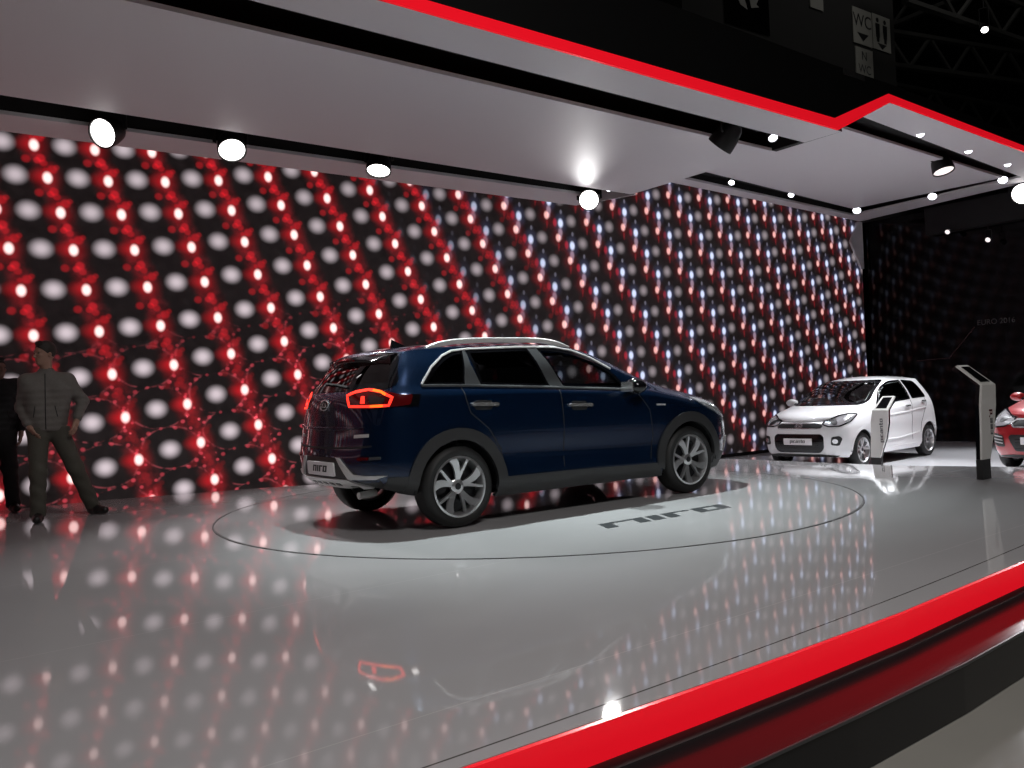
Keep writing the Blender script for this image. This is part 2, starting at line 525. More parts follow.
def mesh_letters(b, word, az, cx, cz, height, thick, m, parent, name, off=.01, slant=.25, width=None):
    polys, tw = letters(word, height, thick, slant)
    k = (width/tw) if width else 1.0
    V = []; F = []
    for P in polys:
        n0 = len(V)
        for lift in (off, off-.006):
            for (x, y) in P:
                p, nn = b.hit(cx+(x-tw/2)*k, cz+y-height/2, az); V.append(p+nn*lift)
        F += [(n0, n0+1, n0+2, n0+3)] + [(n0+i, n0+4+i, n0+4+(i+1) % 4, n0+(i+1) % 4) for i in range(4)]
    bm = bmesh.new(); bv = [bm.verts.new(v) for v in V]
    for f in F: bm.faces.new([bv[i] for i in f])
    return put_bm(name, bm, m, parent)

def emblem(b, az, cx, cz, w, h, parent):
    """oval ring badge with three small letters"""
    el = [(cx+w/2*math.cos(a), cz+h/2*math.sin(a)) for a in np.linspace(0, 2*PI, 28, endpoint=False)]
    e = b.panel('emblem', el, az, M['gloss_black'], parent, .006, .01, .02)
    b.ribbon('emblem_ring', el, w*.07, az, M['chrome'], e, .010, .008, True, .02)
    lw = w*.055; H = h*.5
    def bar(x0, z0, x1, z1): return [(cx+x0*w, cz+z0*H), (cx+x1*w, cz+z1*H)]
    for q in (bar(-.27, -.5, -.27, .5), bar(-.25, 0, -.12, .5), bar(-.25, 0, -.12, -.5), bar(0, -.5, 0, .5), bar(.11, -.5, .19, .5), bar(.19, .5, .27, -.5)):
        b.ribbon('emblem_letter_stroke', q, lw, az, M['chrome'], e, .009, .006, False, .03)
    return e
def row(xs, ys, zs): return list(zip(xs, ys, zs))

# ------------------------------------------------------------------ the blue crossover
def crossover(loc, yaw):
    car = empty('car', loc, yaw)
    tag(car, 'dark blue crossover with silver roof rails on the round turntable, seen from behind', 'car')
    mid = [.36, .9, 1.35, 1.8, 2.25, 2.5, 2.75]
    rows = [
     row([-.58, -.52, -.38, 0]+mid+[3.08, 3.32, 3.42], [.66, .75, .81, .83, .84, .84, .84, .84, .84, .84, .83, .78, .66, .50], [.36, .34, .30, .22, .21, .21, .21, .21, .20, .20, .20, .20, .20, .22]),
     row([-.66, -.58, -.40, 0]+mid+[3.12, 3.40, 3.52], [.71, .81, .875, .893, .893, .893, .893, .893, .893, .893, .888, .84, .70, .52], [.44, .43, .41, .37, .36, .36, .36, .35, .34, .34, .35, .36, .38, .38]),
     row([-.69, -.60, -.41, 0]+mid+[3.13, 3.42, 3.56], [.70, .81, .88, .897, .885, .882, .882, .882, .886, .895, .897, .86, .72, .52], [.58, .57, .56, .55, .54, .53, .52, .51, .50, .50, .51, .52, .54, .55]),
     row([-.66, -.58, -.40, 0]+mid+[3.13, 3.40, 3.53], [.70, .80, .865, .900, .900, .900, .900, .900, .900, .900, .896, .85, .72, .54], [.80, .80, .80, .79, .79, .78, .77, .76, .75, .74, .74, .72, .69, .68]),
     row([-.60, -.53, -.38, 0]+mid+[3.11, 3.35, 3.46], [.66, .77, .835, .872, .882, .884, .884, .88, .874, .868, .858, .815, .70, .54], [1.07, 1.07, 1.07, 1.06, 1.05, 1.04, 1.025, 1.00, .97, .945, .915, .86, .78, .745]),
     row([-.55, -.50, -.37, 0]+mid+[3.09, 3.30, 3.39], [.61, .72, .785, .812, .822, .827, .827, .822, .812, .80, .79, .745, .63, .50], [1.17, 1.17, 1.165, 1.15, 1.14, 1.125, 1.10, 1.08, 1.055, 1.015, .965, .905, .82, .785]),
     row([-.46, -.43, -.34, 0]+mid+[3.08, 3.28, 3.37], [.56, .66, .72, .752, .762, .767, .767, .757, .757, .757, .757, .715, .60, .48], [1.31, 1.31, 1.31, 1.315, 1.315, 1.315, 1.305, 1.25, 1.115, 1.045, .99, .925, .835, .795]),
     row([-.36, -.35, -.29, 0]+mid+[3.06, 3.26, 3.34], [.53, .61, .64, .655, .660, .665, .660, .665, .70, .715, .715, .675, .57, .46], [1.41, 1.43, 1.445, 1.465, 1.475, 1.475, 1.455, 1.335, 1.145, 1.065, 1.01, .94, .85, .805])]
    top = row([-.42, -.40, -.32, 0, .36, .9, 1.38, 1.93, 2.40, 2.62, 2.86, 3.18, 3.42, 3.49], [0]*14, [1.445, 1.46, 1.48, 1.515, 1.53, 1.535, 1.515, 1.375, 1.165, 1.085, 1.045, .975, .885, .835])
    b = Body(rows, top, [-.70, -.79, -.80, -.765, -.735, -.675, -.56, -.42], [3.47, 3.59, 3.61, 3.58, 3.53, 3.50, 3.495, 3.49])
    R = 0.387
    for x in (0, 2.7): b.arch(x, .335, R)
    # side glass
    q = rounded([(-.235, 1.165), (-.12, 1.29), (.0, 1.375), (.10, 1.415), (.205, 1.43), (.135, 1.155)], [.01, .1, .1, .1, .01, .01])
    r = rounded([(.255, 1.43), (.30, 1.15), (1.0, 1.115), (.885, 1.447)], .02)
    f = rounded([(1.0, 1.445), (1.165, 1.105), (1.93, 1.06), (1.78, 1.225), (1.58, 1.335), (1.38, 1.405), (1.18, 1.437)], [.01, .01, .02, .1, .1, .1, .1])
    for poly in (q, r, f):
        b.hole(poly, -90); b.hole([(-x, z) for x, z in poly], 90)
    rear = rounded([(-.735, 1.165), (.735, 1.165), (.60, 1.41), (-.60, 1.41)], .05)
    b.hole(rear, 180, cond=lambda c: c[:, 0] < .2)
    ws = rounded([(-.66, 1.10), (.66, 1.10), (.56, 1.46), (-.56, 1.46)], .06)
    b.hole(ws, 0, cond=lambda c: (c[:, 0] > 1.3) & (c[:, 0] < 2.75))
    b.shells(M['blue_paint'], M['lining'], car)
    for (a, nm, mt) in ((q, 'quarter_window', M['glass_dark']), (r, 'rear_door_window', M['glass_dark']), (f, 'front_door_window', M['glass'])):
        b.sides(b.panel, nm, a, -90, mt, car, off=.001, thk=.004)
        b.sides(b.ribbon, 'window_seal', a, -90+0, *[]) if False else None
        for sgn in (1, -1):
            b.ribbon('window_seal', [(sgn*x, z) for x, z in a], .030, -90*sgn, M['gloss_black'], car, .003, .012, True)
    b.panel('rear_window', rear, 180, M['glass_dark'], car, off=.002, thk=.005)
    b.ribbon('rear_window_seal', rear, .05, 180, M['gloss_black'], car, .004, .01, True)
    b.panel('windscreen', ws, 0, M['glass_front'], car, off=.002, thk=.005)
    b.ribbon('windscreen_seal', ws, .05, 0, M['gloss_black'], car, .004, .01, True)
    # grey pillars and silver window surround
    b.sides(b.panel, 'rear_pillar_trim', [(.205, 1.44), (.235, 1.44), (.235, 1.32), (.288, 1.145), (.135, 1.15)], -90, M['pillar_grey'], car, off=.006)
    b.sides(b.panel, 'centre_pillar_trim', [(.885, 1.452), (.99, 1.45), (1.165, 1.10), (1.01, 1.11)], -90, M['pillar_grey'], car, off=.006)
    b.sides(b.ribbon, 'window_chrome', [(-.265, 1.165), (-.14, 1.305), (-.01, 1.395), (.10, 1.437), (.24, 1.452), (.8, 1.466), (1.2, 1.462), (1.4, 1.43), (1.6, 1.36), (1.8, 1.25)], .018, -90, M['satin'], car, off=.007, rise=.004)
    b.sides(b.ribbon, 'belt_strip', [(-.27, 1.155), (.14, 1.142), (1.0, 1.10), (1.95, 1.048)], .022, -90, M['pillar_grey'], car, off=.007, rise=.004)
    # door seams, fuel flap etc.
    for nm, path in (('rear_door_seam', [(.09, 1.14), (.10, 1.03), (.13, .92), (.30, .78), (.42, .60), (.46, .40)]), ('door_seam', [(1.09, 1.10), (1.10, .75), (1.09, .40)]), ('front_door_seam', [(2.02, 1.03), (2.16, .85), (2.19, .6), (2.15, .38)])):
        b.sides(b.ribbon, nm, path, .010, -90, M['lining'], car, off=.0015, thk=.004)
    b.ribbon('bonnet_seam', [(-.60, .90), (-.40, .90), (0, .905), (.4, .90), (.60, .90)], .010, 0, M['lining'], car, off=.0015)
    # grey cladding
    def arc(cx, cz, r, a0, a1, n=22): return [(cx+r*math.cos(math.radians(a0+(a1-a0)*i/n)), cz+r*math.sin(math.radians(a0+(a1-a0)*i/n))) for i in range(n+1)]
    def ring(cx, ri, ro, z0l, z0r):
        o = arc(cx, .335, ro, -2, 182); i = arc(cx, .335, ri, 190, -10)
        return o+[(cx-ro*.98, z0l)]+i[1:-1]+[(cx+ro*.98, z0r)] if False else o+i
    for cx in (0, 2.7):
        b.sides(b.panel, 'wheel_arch_cladding', ring(cx, .375, .47, .3, .3), -90, M['cladding'], car, off=.016, thk=.035)
    b.sides(b.panel, 'sill_cladding', [(.36, .215), (2.32, .212), (2.26, .335), (1.1, .365), (.42, .37)], -90, M['cladding'], car, off=.012, thk=.03)
    b.sides(b.panel, 'bumper_side_cladding', [(-.36, .31), (-.54, .35), (-.60, .37), (-.60, .455), (-.40, .45)][::-1], -90, M['cladding'], car, off=.010, thk=.03)
    b.sides(b.panel, 'front_bumper_cladding', [(3.02, .21), (3.30, .215), (3.36, .36), (3.10, .40), (3.04, .33)], -90, M['cladding'], car, off=.010, thk=.03)
    b.sides(b.panel, 'door_guard', [(.56, .52), (1.95, .455), (2.03, .475), (1.9, .50), (.6, .555)], -90, M['blue_paint'], car, off=.012, thk=.02)
    # handles
    for sgn in (1, -1):
        for hx, hz in ((.27, .985), (1.30, .935)):
            ha = b.panel('door_handle', rounded([(sgn*(hx-.13), hz-.012), (sgn*(hx+.13), hz-.022), (sgn*(hx+.13), hz+.006), (sgn*(hx-.13), hz+.016)], .012), -90*sgn, M['chrome'], car, off=.028, thk=.03, label='chrome door handle')
            b.panel('handle_recess', rounded([(sgn*(hx-.10), hz-.045), (sgn*(hx+.08), hz-.05), (sgn*(hx+.08), hz+.03), (sgn*(hx-.10), hz+.035)], .03), -90*sgn, M['lining'], car, off=.001, thk=.004)
        b.panel('fender_badge', [(sgn*2.26, .885), (sgn*2.38, .88), (sgn*2.38, .895), (sgn*2.26, .90)], -90*sgn, M['satin'], car, off=.005)
        # mirror
        mb = MB(); y = -sgn
        Tm = Matrix.Translation((1.93, y*.95, 1.075)) @ Matrix.Diagonal((.105, .115, .075, 1))
        prof = [(math.sin(a), -math.cos(a)) for a in np.linspace(0, PI, 13)]
        mb.lathe(prof, 20, 'z', mat=Tm)
        mir = mb.build('door_mirror', M['gloss_black'], car, True, 60)
        mb = MB(); mb.tube([(1.97, y*.78, 1.04), (1.95, y*.86, 1.055), (1.94, y*.92, 1.06)], [.04, .03, .03], 10); mb.build('mirror_stalk', M['gloss_black'], mir, True, 50)
        b2 = MB().box((-.006, -.075, -.045), (.006, .075, .045), Matrix.Translation((1.825, y*.955, 1.075))); b2.build('mirror_glass', M['chrome'], mir)
        # roof rail
        pts = [(-.10, .60, 1.485), (.02, .60, 1.52), (.2, .605, 1.545), (.5, .61, 1.556), (.9, .61, 1.556), (1.15, .605, 1.545), (1.32, .60, 1.515), (1.43, .60, 1.478)]
        V = []; F = []; n = len(pts); pts2 = pchip(np.arange(n), np.array(pts), np.linspace(0, n-1, 40))
        for i, (x, yy, z) in enumerate(pts2):
            k = min(1, min(i, 39-i)/6); zb = max(z-.045, z-.02-.025*k)
            for (dy, zz) in ((-.022, zb), (.022, zb), (.020, z-.008), (.010, z), (-.010, z), (-.020, z-.008)): V.append((x, y*(yy+dy), zz))
        for i in range(39):
            for k in range(6): F.append((i*6+k, i*6+(k+1) % 6, i*6+6+(k+1) % 6, i*6+6+k))
        F += [tuple(range(6)), tuple(range(39*6, 40*6))]
        put('roof_rail', V, F, M['satin'], car, True, 40)
    # spoiler
    V = []; F = []; ny = 21
    prof = lambda s: [(-.24, 1.480-.02*s*s), (-.42, 1.444-.03*s*s), (-.54+.12*s*s, 1.405-.05*s*s), (-.53+.12*s*s, 1.375-.06*s*s), (-.46+.05*s*s, 1.345-.055*s*s), (-.36, 1.37-.04*s*s)]
    for i in range(ny):
        s = -1+2*i/(ny-1); y = s*.585
        V += [(x, y, z) for x, z in prof(s)]
    for i in range(ny-1):
        for k in range(6): F.append((i*6+k, i*6+(k+1) % 6, i*6+6+(k+1) % 6, i*6+6+k))
    F += [tuple(range(6)), tuple(range((ny-1)*6, ny*6))]
    bm = bmesh.new(); bv = [bm.verts.new(v) for v in V]
    for f_ in F: bm.faces.new([bv[i] for i in f_])
    sp = put_bm('roof_spoiler', bm, M['gloss_black'], car, True, 50)
    MB().box((-.549, -.16, 1.388), (-.53, .16, 1.400)).build('brake_light_strip', M['tail_red'], sp)
    fin = MB(); fin.add([(-.10, -.02, 1.50), (-.10, .02, 1.50), (.08, .025, 1.505), (.08, -.025, 1.505), (-.09, 0, 1.585)], [(0, 1, 2, 3), (0, 4, 1), (1, 4, 2), (2, 4, 3), (3, 4, 0)]); fin.build('roof_aerial', M['gloss_black'], car)
    # tail lamps
    for sgn in (1, -1):
        az = 180+38*sgn if False else 180
        az = 180+sgn*40
        # lamp outline in the diagonal view: a runs outwards along the corner
        rr = math.radians(az); A = np.array([-math.sin(rr), math.cos(rr)])
        def to(x, y): return float(np.dot(A, (x, -sgn*y)))
        pin = [((-.715, .35), 1.105), ((-.73, .42), 1.0), ((-.66, .70), .992), ((-.52, .83), 1.0), ((-.42, .86), 1.01), ((-.40, .86), 1.085), ((-.50, .83), 1.09), ((-.58, .74), 1.125), ((-.63, .62), 1.15), ((-.69, .45), 1.135)]
        P = [(to(*xy), z) for xy, z in pin]
        t = b.panel('tail_lamp', rounded(P, .02), az, M['tail_red'], car, off=.014, thk=.03, step=.02, label='glowing red tail lamp')
        P2 = [(to(*xy), z) for xy, z in [((-.715, .38), 1.098), ((-.725, .435), 1.012), ((-.66, .70), 1.005), ((-.57, .79), 1.008), ((-.545, .80), 1.07), ((-.60, .715), 1.115), ((-.65, .60), 1.135), ((-.69, .47), 1.122)]]
        b.ribbon('light_guide', P2, .020, az, M['tail_glow'], t, .018, .01, True)
        P3 = [(to(*xy), z) for xy, z in [((-.66, .66), 1.022), ((-.60, .755), 1.022), ((-.58, .765), 1.06), ((-.63, .67), 1.09), ((-.665, .615), 1.09)]]
        b.panel('lamp_core', rounded(P3, .015), az, M['lamp_smoke'], t, off=.019, thk=.006, step=.02)
        P4 = [(to(*xy), z) for xy, z in [((-.68, .55), 1.03), ((-.665, .59), 1.03), ((-.668, .58), 1.085), ((-.68, .55), 1.085)]]
        b.panel('lamp_divider', P4, az, M['tail_glow'], t, off=.020, thk=.006, step=.02)
        for pts in ([((-.66, .66), 1.006), ((-.60, .76), 1.006)], [((-.635, .645), 1.128), ((-.60, .715), 1.115), ((-.57, .755), 1.09)]):
            b.ribbon('turn_signal_strip', [(to(*xy), z) for xy, z in pts], .018, az, M['tail_amber'], t, .021, .01)
        b.panel('lamp_end_cap', [(to(*xy), z) for xy, z in [((-.455, .855), .995), ((-.36, .875), 1.0), ((-.34, .875), 1.085), ((-.43, .855), 1.09)]], az, M['gloss_black'], t, off=.013, thk=.03, step=.02)
    # tailgate dressing
    b.ribbon('rear_wiper', [(-.30, 1.165), (-.1, 1.19), (.14, 1.21)][::-1] if False else [(.30, 1.165), (.1, 1.19), (-.14, 1.205)], .012, 180, M['lining'], car, .02, .01)
    b.ribbon('tailgate_seam', [(-.70, .70), (-.5, .685), (0, .68), (.5, .685), (.70, .70)], .014, 180, M['lining'], car, .002, .004)
    b.ribbon('tailgate_crease', [(-.62, .86), (-.4, .84), (0, .835), (.4, .84), (.62, .86)], .03, 180, M['blue_paint'], car, .002, .01, rise=.014)
    b.ribbon('model_badge', [(.50, .775), (.66, .782)], .026, 180, M['satin'], car, .006, .008)
    b.ribbon('hybrid_badge', [(-.58, .775), (-.48, .775)], .022, 180, M['satin'], car, .006, .008)
    emblem(b, 180, 0, 1.03, .15, .085, car)
    # bumper
    rec = b.panel('bumper_recess', rounded([(-.36, .45), (.40, .45), (.31, .605), (-.31, .605)], .02), 180, M['black_plastic'], car, off=.003, thk=.01)
    b.panel('bumper_lower_cladding', [(-.74, .365), (.74, .365), (.74, .45), (.58, .455), (.33, .60), (-.33, .60), (-.58, .455), (-.74, .45)], 180, M['cladding'], car, off=.001, thk=.02)
    b.panel('skid_plate', rounded([(-.62, .372), (-.30, .345), (.30, .345), (.62, .372), (.42, .435), (-.42, .435)], .02), 180, M['satin'], car, off=.016, thk=.03)
    for k in range(5): b.ribbon('skid_plate_slot', [(-.24+.12*k-.03, .395), (-.24+.12*k+.03, .395)], .02, 180, M['pillar_grey'], car, .020, .006)
    for sgn in (1, -1):
        P = [(sgn*.30, .605), (sgn*.335, .605), (sgn*.50, .475), (sgn*.62, .468), (sgn*.80, .47), (sgn*.72, .445), (sgn*.44, .437)]
        b.panel('bumper_garnish', P, 180, M['satin'], car, off=.018, thk=.03, label='silver bumper garnish')
        rf = b.panel('rear_reflector', rounded([(sgn*.56, .588), (sgn*.68, .592), (sgn*.68, .615), (sgn*.56, .61)], .008), 180, M['tail_red'], car, off=.008)
        b.panel('fog_lamp_bezel', rounded([(sgn*.685, .592), (sgn*.77, .595), (sgn*.77, .618), (sgn*.685, .615)], .008), 180, M['pillar_grey'], car, off=.006)
    pl = b.panel('number_plate', rounded([(-.26, .455), (.26, .455), (.26, .565), (-.26, .565)], .012), 180, M['plate'], car, off=.020, thk=.014)
    mesh_letters(b, 'niro', 180, .0, .512, .052, .02, M['ink'], pl, 'plate_lettering', off=.0215, slant=.3, width=.27)
    # front
    for sgn in (1, -1):
        az = sgn*38
        rr = math.radians(az); A = np.array([-math.sin(rr), math.cos(rr)])
        to = lambda x, y: float(np.dot(A, (x, sgn*y)))
        P = [(to(*xy), z) for xy, z in [((3.50, .44), .71), ((3.42, .64), .70), ((3.20, .80), .755), ((2.95, .855), .86), ((2.82, .845), .945), ((2.98, .80), .925), ((3.18, .73), .865), ((3.38, .58), .79)]]
        hl = b.panel('headlamp', rounded(P, .02), az, M['lamp_clear'], car, off=.010, thk=.03, step=.02)
        b.ribbon('headlamp_guide', [(to(*xy), z) for xy, z in [((3.44, .55), .72), ((3.25, .77), .755), ((2.98, .85), .865)]], .015, az, M['chrome'], hl, .013, .008)
        b.ribbon('bumper_chrome_blade', [(sgn*.60, .30), (sgn*.70, .40), (sgn*.72, .52)], .03, 0, M['satin'], car, .012, .01)
        b.panel('front_vent', rounded([(sgn*.52, .38), (sgn*.70, .40), (sgn*.71, .54), (sgn*.56, .50)], .02), 0, M['black_plastic'], car, off=.004)
    b.panel('front_grille', rounded([(-.44, .66), (.44, .66), (.38, .745), (-.38, .745)], .03), 0, M['black_plastic'], car, off=.006)
    b.ribbon('grille_chrome', rounded([(-.45, .655), (.45, .655), (.39, .75), (-.39, .75)], .03), .016, 0, M['chrome'], car, .010, .01, True)
    b.panel('lower_intake', rounded([(-.42, .28), (.42, .28), (.48, .46), (-.48, .46)], .03), 0, M['black_plastic'], car, off=.006)
    emblem(b, 0, 0, .80, .15, .08, car)
    # wheels
    for i, (x, rot) in enumerate(((0, .25), (2.7, .65))):
        for sgn in (-1, 1):
            wheel(car, x, sgn*.785, .331, .331, .222, .238, sgn, 'turbine', rot+(.3 if sgn > 0 else 0))
            liner(car, x, .335, .40, sgn*.52, sgn*.86)
    interior(car, 1.12, .12, .36, .66, .72)
    MB().tube([(-.5, -.38, .30), (-.66, -.40, .29)], .03, 12).build('exhaust_pipe', M['satin'], car, True, 50)
    return car

# ------------------------------------------------------------------ small hatchbacks
def hatchback(name, loc, yaw, paint, label, kind):
    car = empty(name, loc, yaw); tag(car, label, 'car')
    xs0 = [0, .30, .75, 1.15, 1.55, 1.95, 2.2, 2.45]
    def X(a, b, c, d, e, f): return [a, b, c]+xs0+[d, e, f]
    rows = [
     row(X(-.40, -.36, -.26, 2.70, 2.88, 2.95), [.58, .66, .71, .735, .745, .75, .75, .75, .75, .745, .735, .70, .60, .46], [.28, .27, .25, .20, .19, .19, .19, .19, .19, .19, .19, .19, .20, .20]),
     row(X(-.46, -.40, -.28, 2.72, 2.92, 3.00), [.63, .72, .77, .795, .795, .79, .79, .79, .79, .795, .795, .76, .65, .48], [.38, .37, .36, .33, .32, .32, .32, .32, .32, .32, .32, .32, .32, .32]),
     row(X(-.48, -.41, -.28, 2.73, 2.94, 3.02), [.64, .73, .785, .80, .79, .785, .785, .785, .79, .80, .80, .77, .66, .48], [.55, .54, .53, .51, .50, .50, .49, .49, .49, .49, .49, .49, .49, .49]),
     row(X(-.45, -.39, -.27, 2.72, 2.91, 2.98), [.63, .72, .775, .80, .80, .80, .80, .80, .80, .80, .80, .765, .66, .49], [.78, .77, .76, .74, .73, .72, .71, .70, .69, .68, .67, .66, .65, .65]),
     row(X(-.40, -.35, -.25, 2.69, 2.85, 2.91), [.60, .69, .745, .78, .79, .79, .79, .785, .778, .77, .76, .72, .62, .48], [.98, .98, .97, .95, .94, .92, .905, .89, .875, .86, .835, .80, .755, .735]),
     row(X(-.36, -.32, -.24, 2.67, 2.81, 2.86), [.56, .65, .705, .735, .745, .75, .75, .745, .735, .725, .71, .67, .58, .46], [1.08, 1.08, 1.07, 1.055, 1.045, 1.02, 1.00, .985, .965, .935, .895, .85, .79, .765]),
     row(X(-.26, -.24, -.17, 2.66, 2.79, 2.84), [.50, .58, .63, .665, .68, .685, .685, .69, .695, .695, .685, .65, .56, .45], [1.24, 1.24, 1.24, 1.235, 1.23, 1.22, 1.205, 1.14, 1.01, .96, .915, .865, .80, .77]),
     row(X(-.17, -.16, -.11, 2.65, 2.77, 2.82), [.47, .53, .55, .575, .585, .59, .585, .60, .655, .665, .66, .63, .55, .44], [1.34, 1.36, 1.375, 1.395, 1.405, 1.405, 1.375, 1.24, 1.04, .98, .93, .875, .81, .78])]
    top = row([-.22, -.20, -.13, 0, .30, .75, 1.18, 1.68, 2.09, 2.30, 2.54, 2.77, 2.90, 2.945], [0]*14, [1.375, 1.39, 1.41, 1.445, 1.47, 1.475, 1.44, 1.28, 1.075, 1.01, .965, .91, .845, .80])
    b = Body(rows, top, [-.47, -.53, -.54, -.52, -.48, -.43, -.33, -.22], [3.00, 3.05, 3.06, 3.03, 2.98, 2.955, 2.95, 2.945], 140, 50, 40)
    R = .335
    for x in (0, 2.385): b.arch(x, .30, R)
    f = rounded([(.70, 1.375), (.60, 1.06), (1.78, 1.0), (1.60, 1.17), (1.35, 1.30), (1.10, 1.365)], [.02, .02, .02, .1, .1, .1])
    r = rounded([(-.02, 1.075), (.10, 1.24), (.20, 1.345), (.62, 1.375), (.50, 1.065)], [.03, .05, .08, .02, .02])
    rear = rounded([(-.55, 1.10), (.55, 1.10), (.46, 1.34), (-.46, 1.34)], .06)
    ws = rounded([(-.64, 1.03), (.64, 1.03), (.53, 1.385), (-.53, 1.385)], .07)
    for poly in (f, r):
        b.hole(poly, -90); b.hole([(-x, z) for x, z in poly], 90)
    b.hole(rear, 180, cond=lambda c: c[:, 0] < .2)
    b.hole(ws, 0, cond=lambda c: (c[:, 0] > 1.0) & (c[:, 0] < 2.4))
    b.shells(paint, M['lining'], car)
    for a, nm, mt in ((f, 'front_door_window', M['glass']), (r, 'rear_door_window', M['glass_dark'])):
        for sgn in (1, -1):
            P = [(sgn*x, z) for x, z in a]
            b.panel(nm, P, -90*sgn, mt, car, off=.001, thk=.004)
            b.ribbon('window_seal', P, .03, -90*sgn, M['gloss_black'], car, .003, .012, True)
    b.panel('rear_window', rear, 180, M['glass_dark'], car, off=.002, thk=.005)
    b.ribbon('rear_window_seal', rear, .05, 180, M['gloss_black'], car, .004, .01, True)
    b.panel('windscreen', ws, 0, M['glass_front'], car, off=.002, thk=.005)
    b.ribbon('windscreen_seal', ws, .045, 0, M['gloss_black'], car, .004, .01, True)
    for nm, path in (('rear_door_seam', [(.03, 1.06), (.05, .95), (.20, .78), (.30, .62), (.34, .36)]), ('door_seam', [(.60, 1.03), (.66, .8), (.66, .34)]), ('front_door_seam', [(1.80, .97), (1.86, .8), (1.88, .5), (1.84, .34)])):
        b.sides(b.ribbon, nm, path, .010, -90, M['lining'], car, off=.0015, thk=.004)
    b.sides(b.ribbon, 'side_crease', [(.1, .88), (.9, .83), (1.85, .79)], .03, -90, paint, car, off=.001, thk=.01, rise=.008)
    b.sides(b.ribbon, 'sill_crease', [(.36, .46), (1.1, .40), (1.9, .40)], .03, -90, paint, car, off=.001, thk=.01, rise=.010)
    b.ribbon('bonnet_seam', [(-.58, .80), (-.35, .775), (0, .77), (.35, .775), (.58, .80)], .008, 0, M['lining'], car, off=.0015)
    def arc(cx, cz, r, a0, a1, n=22): return [(cx+r*math.cos(math.radians(a0+(a1-a0)*i/n)), cz+r*math.sin(math.radians(a0+(a1-a0)*i/n))) for i in range(n+1)]
    for cx in (0, 2.385):
        b.sides(b.panel, 'wheel_arch_lip', arc(cx, .30, .362, -8, 188)+arc(cx, .30, .322, 192, -12), -90, paint, car, off=.006, thk=.03)
    b.sides(b.panel, 'sill_trim', [(.32, .20), (2.05, .195), (2.02, .27), (.36, .28)], -90, paint, car, off=.006, thk=.02)
    for sgn in (1, -1):
        for hx, hz in ((.16, .985), (.80, .93)):
            b.panel('door_handle', rounded([(sgn*(hx-.09), hz-.015), (sgn*(hx+.09), hz-.015), (sgn*(hx+.09), hz+.015), (sgn*(hx-.09), hz+.015)], .014), -90*sgn, M['chrome'], car, off=.024, thk=.028)
        y = -sgn
        Tm = Matrix.Translation((1.72, y*.89, 1.05)) @ Matrix.Diagonal((.09, .11, .07, 1))
        mb = MB(); mb.lathe([(math.sin(a), -math.cos(a)) for a in np.linspace(0, PI, 13)], 20, 'z', mat=Tm)
        mir = mb.build('door_mirror', paint, car, True, 60)
        MB().tube([(1.78, y*.74, 1.0), (1.75, y*.80, 1.02), (1.74, y*.86, 1.035)], [.035, .028, .03], 10).build('mirror_stalk', M['gloss_black'], mir, True, 50)
        MB().box((-.006, -.07, -.04), (.006, .07, .04), Matrix.Translation((1.632, y*.895, 1.05))).build('mirror_glass', M['chrome'], mir)
        # headlamp wraps the corner
        az = sgn*38; rr = math.radians(az); A = np.array([-math.sin(rr), math.cos(rr)])
        to = lambda x, y: float(np.dot(A, (x, sgn*y)))
        pin = [((2.97, .40), .725), ((2.95, .50), .69), ((2.86, .64), .695), ((2.70, .745), .765), ((2.50, .775), .875), ((2.62, .72), .885), ((2.78, .60), .855), ((2.92, .46), .79)]
        if kind == 'sporty': pin = [((2.98, .36), .72), ((2.95, .50), .655), ((2.88, .62), .64), ((2.76, .72), .70), ((2.56, .77), .88), ((2.66, .71), .90), ((2.78, .60), .865), ((2.92, .46), .79)]
        hl = b.panel('headlamp', rounded([(to(*xy), z) for xy, z in pin], .02), az, M['lamp_clear'], car, off=.008, thk=.03, step=.02)
        b.ribbon('headlamp_bezel', rounded([(to(*xy), z) for xy, z in pin], .02), .016, az, M['gloss_black'], hl, .011, .008, True)
        for (x, y, z, rad) in ((2.88, .56, .76, .05), (2.74, .69, .79, .042)):
            c = to(x, y); b.panel('lamp_reflector', [(c+rad*math.cos(a), z+rad*math.sin(a)) for a in np.linspace(0, 2*PI, 18, endpoint=False)], az, M['rim_dark'] if rad > .045 else M['chrome'], hl, off=.012, thk=.006, step=.02)
        if kind == 'plain':
            P = [(sgn*.545, .40), (sgn*.56, .53), (sgn*.67, .545), (sgn*.70, .50), (sgn*.66, .385)]
            fl = b.panel('fog_lamp_pocket', rounded(P, .03), 0, M['black_plastic'], car, off=.005)
            b.panel('fog_lamp', [(sgn*.61+.038*math.cos(a), .46+.038*math.sin(a)) for a in np.linspace(0, 2*PI, 18, endpoint=False)], 0, M['chrome'], fl, off=.012, thk=.01, step=.02)
        else:
            P = [(sgn*.50, .36), (sgn*.52, .52), (sgn*.68, .56), (sgn*.71, .48), (sgn*.64, .36)]
            fl = b.panel('side_intake', rounded(P, .03), 0, M['black_plastic'], car, off=.005)
            for k in range(3): b.ribbon('intake_blade', [(sgn*.53, .41+.045*k), (sgn*.68, .43+.045*k)], .014, 0, M['satin'], fl, .010, .008)
        b.panel('tail_lamp', rounded([(sgn*.48, .78), (sgn*.62, .76), (sgn*.62, 1.05), (sgn*.52, 1.04)], .03), 180, M['tail_red'], car, off=.010)
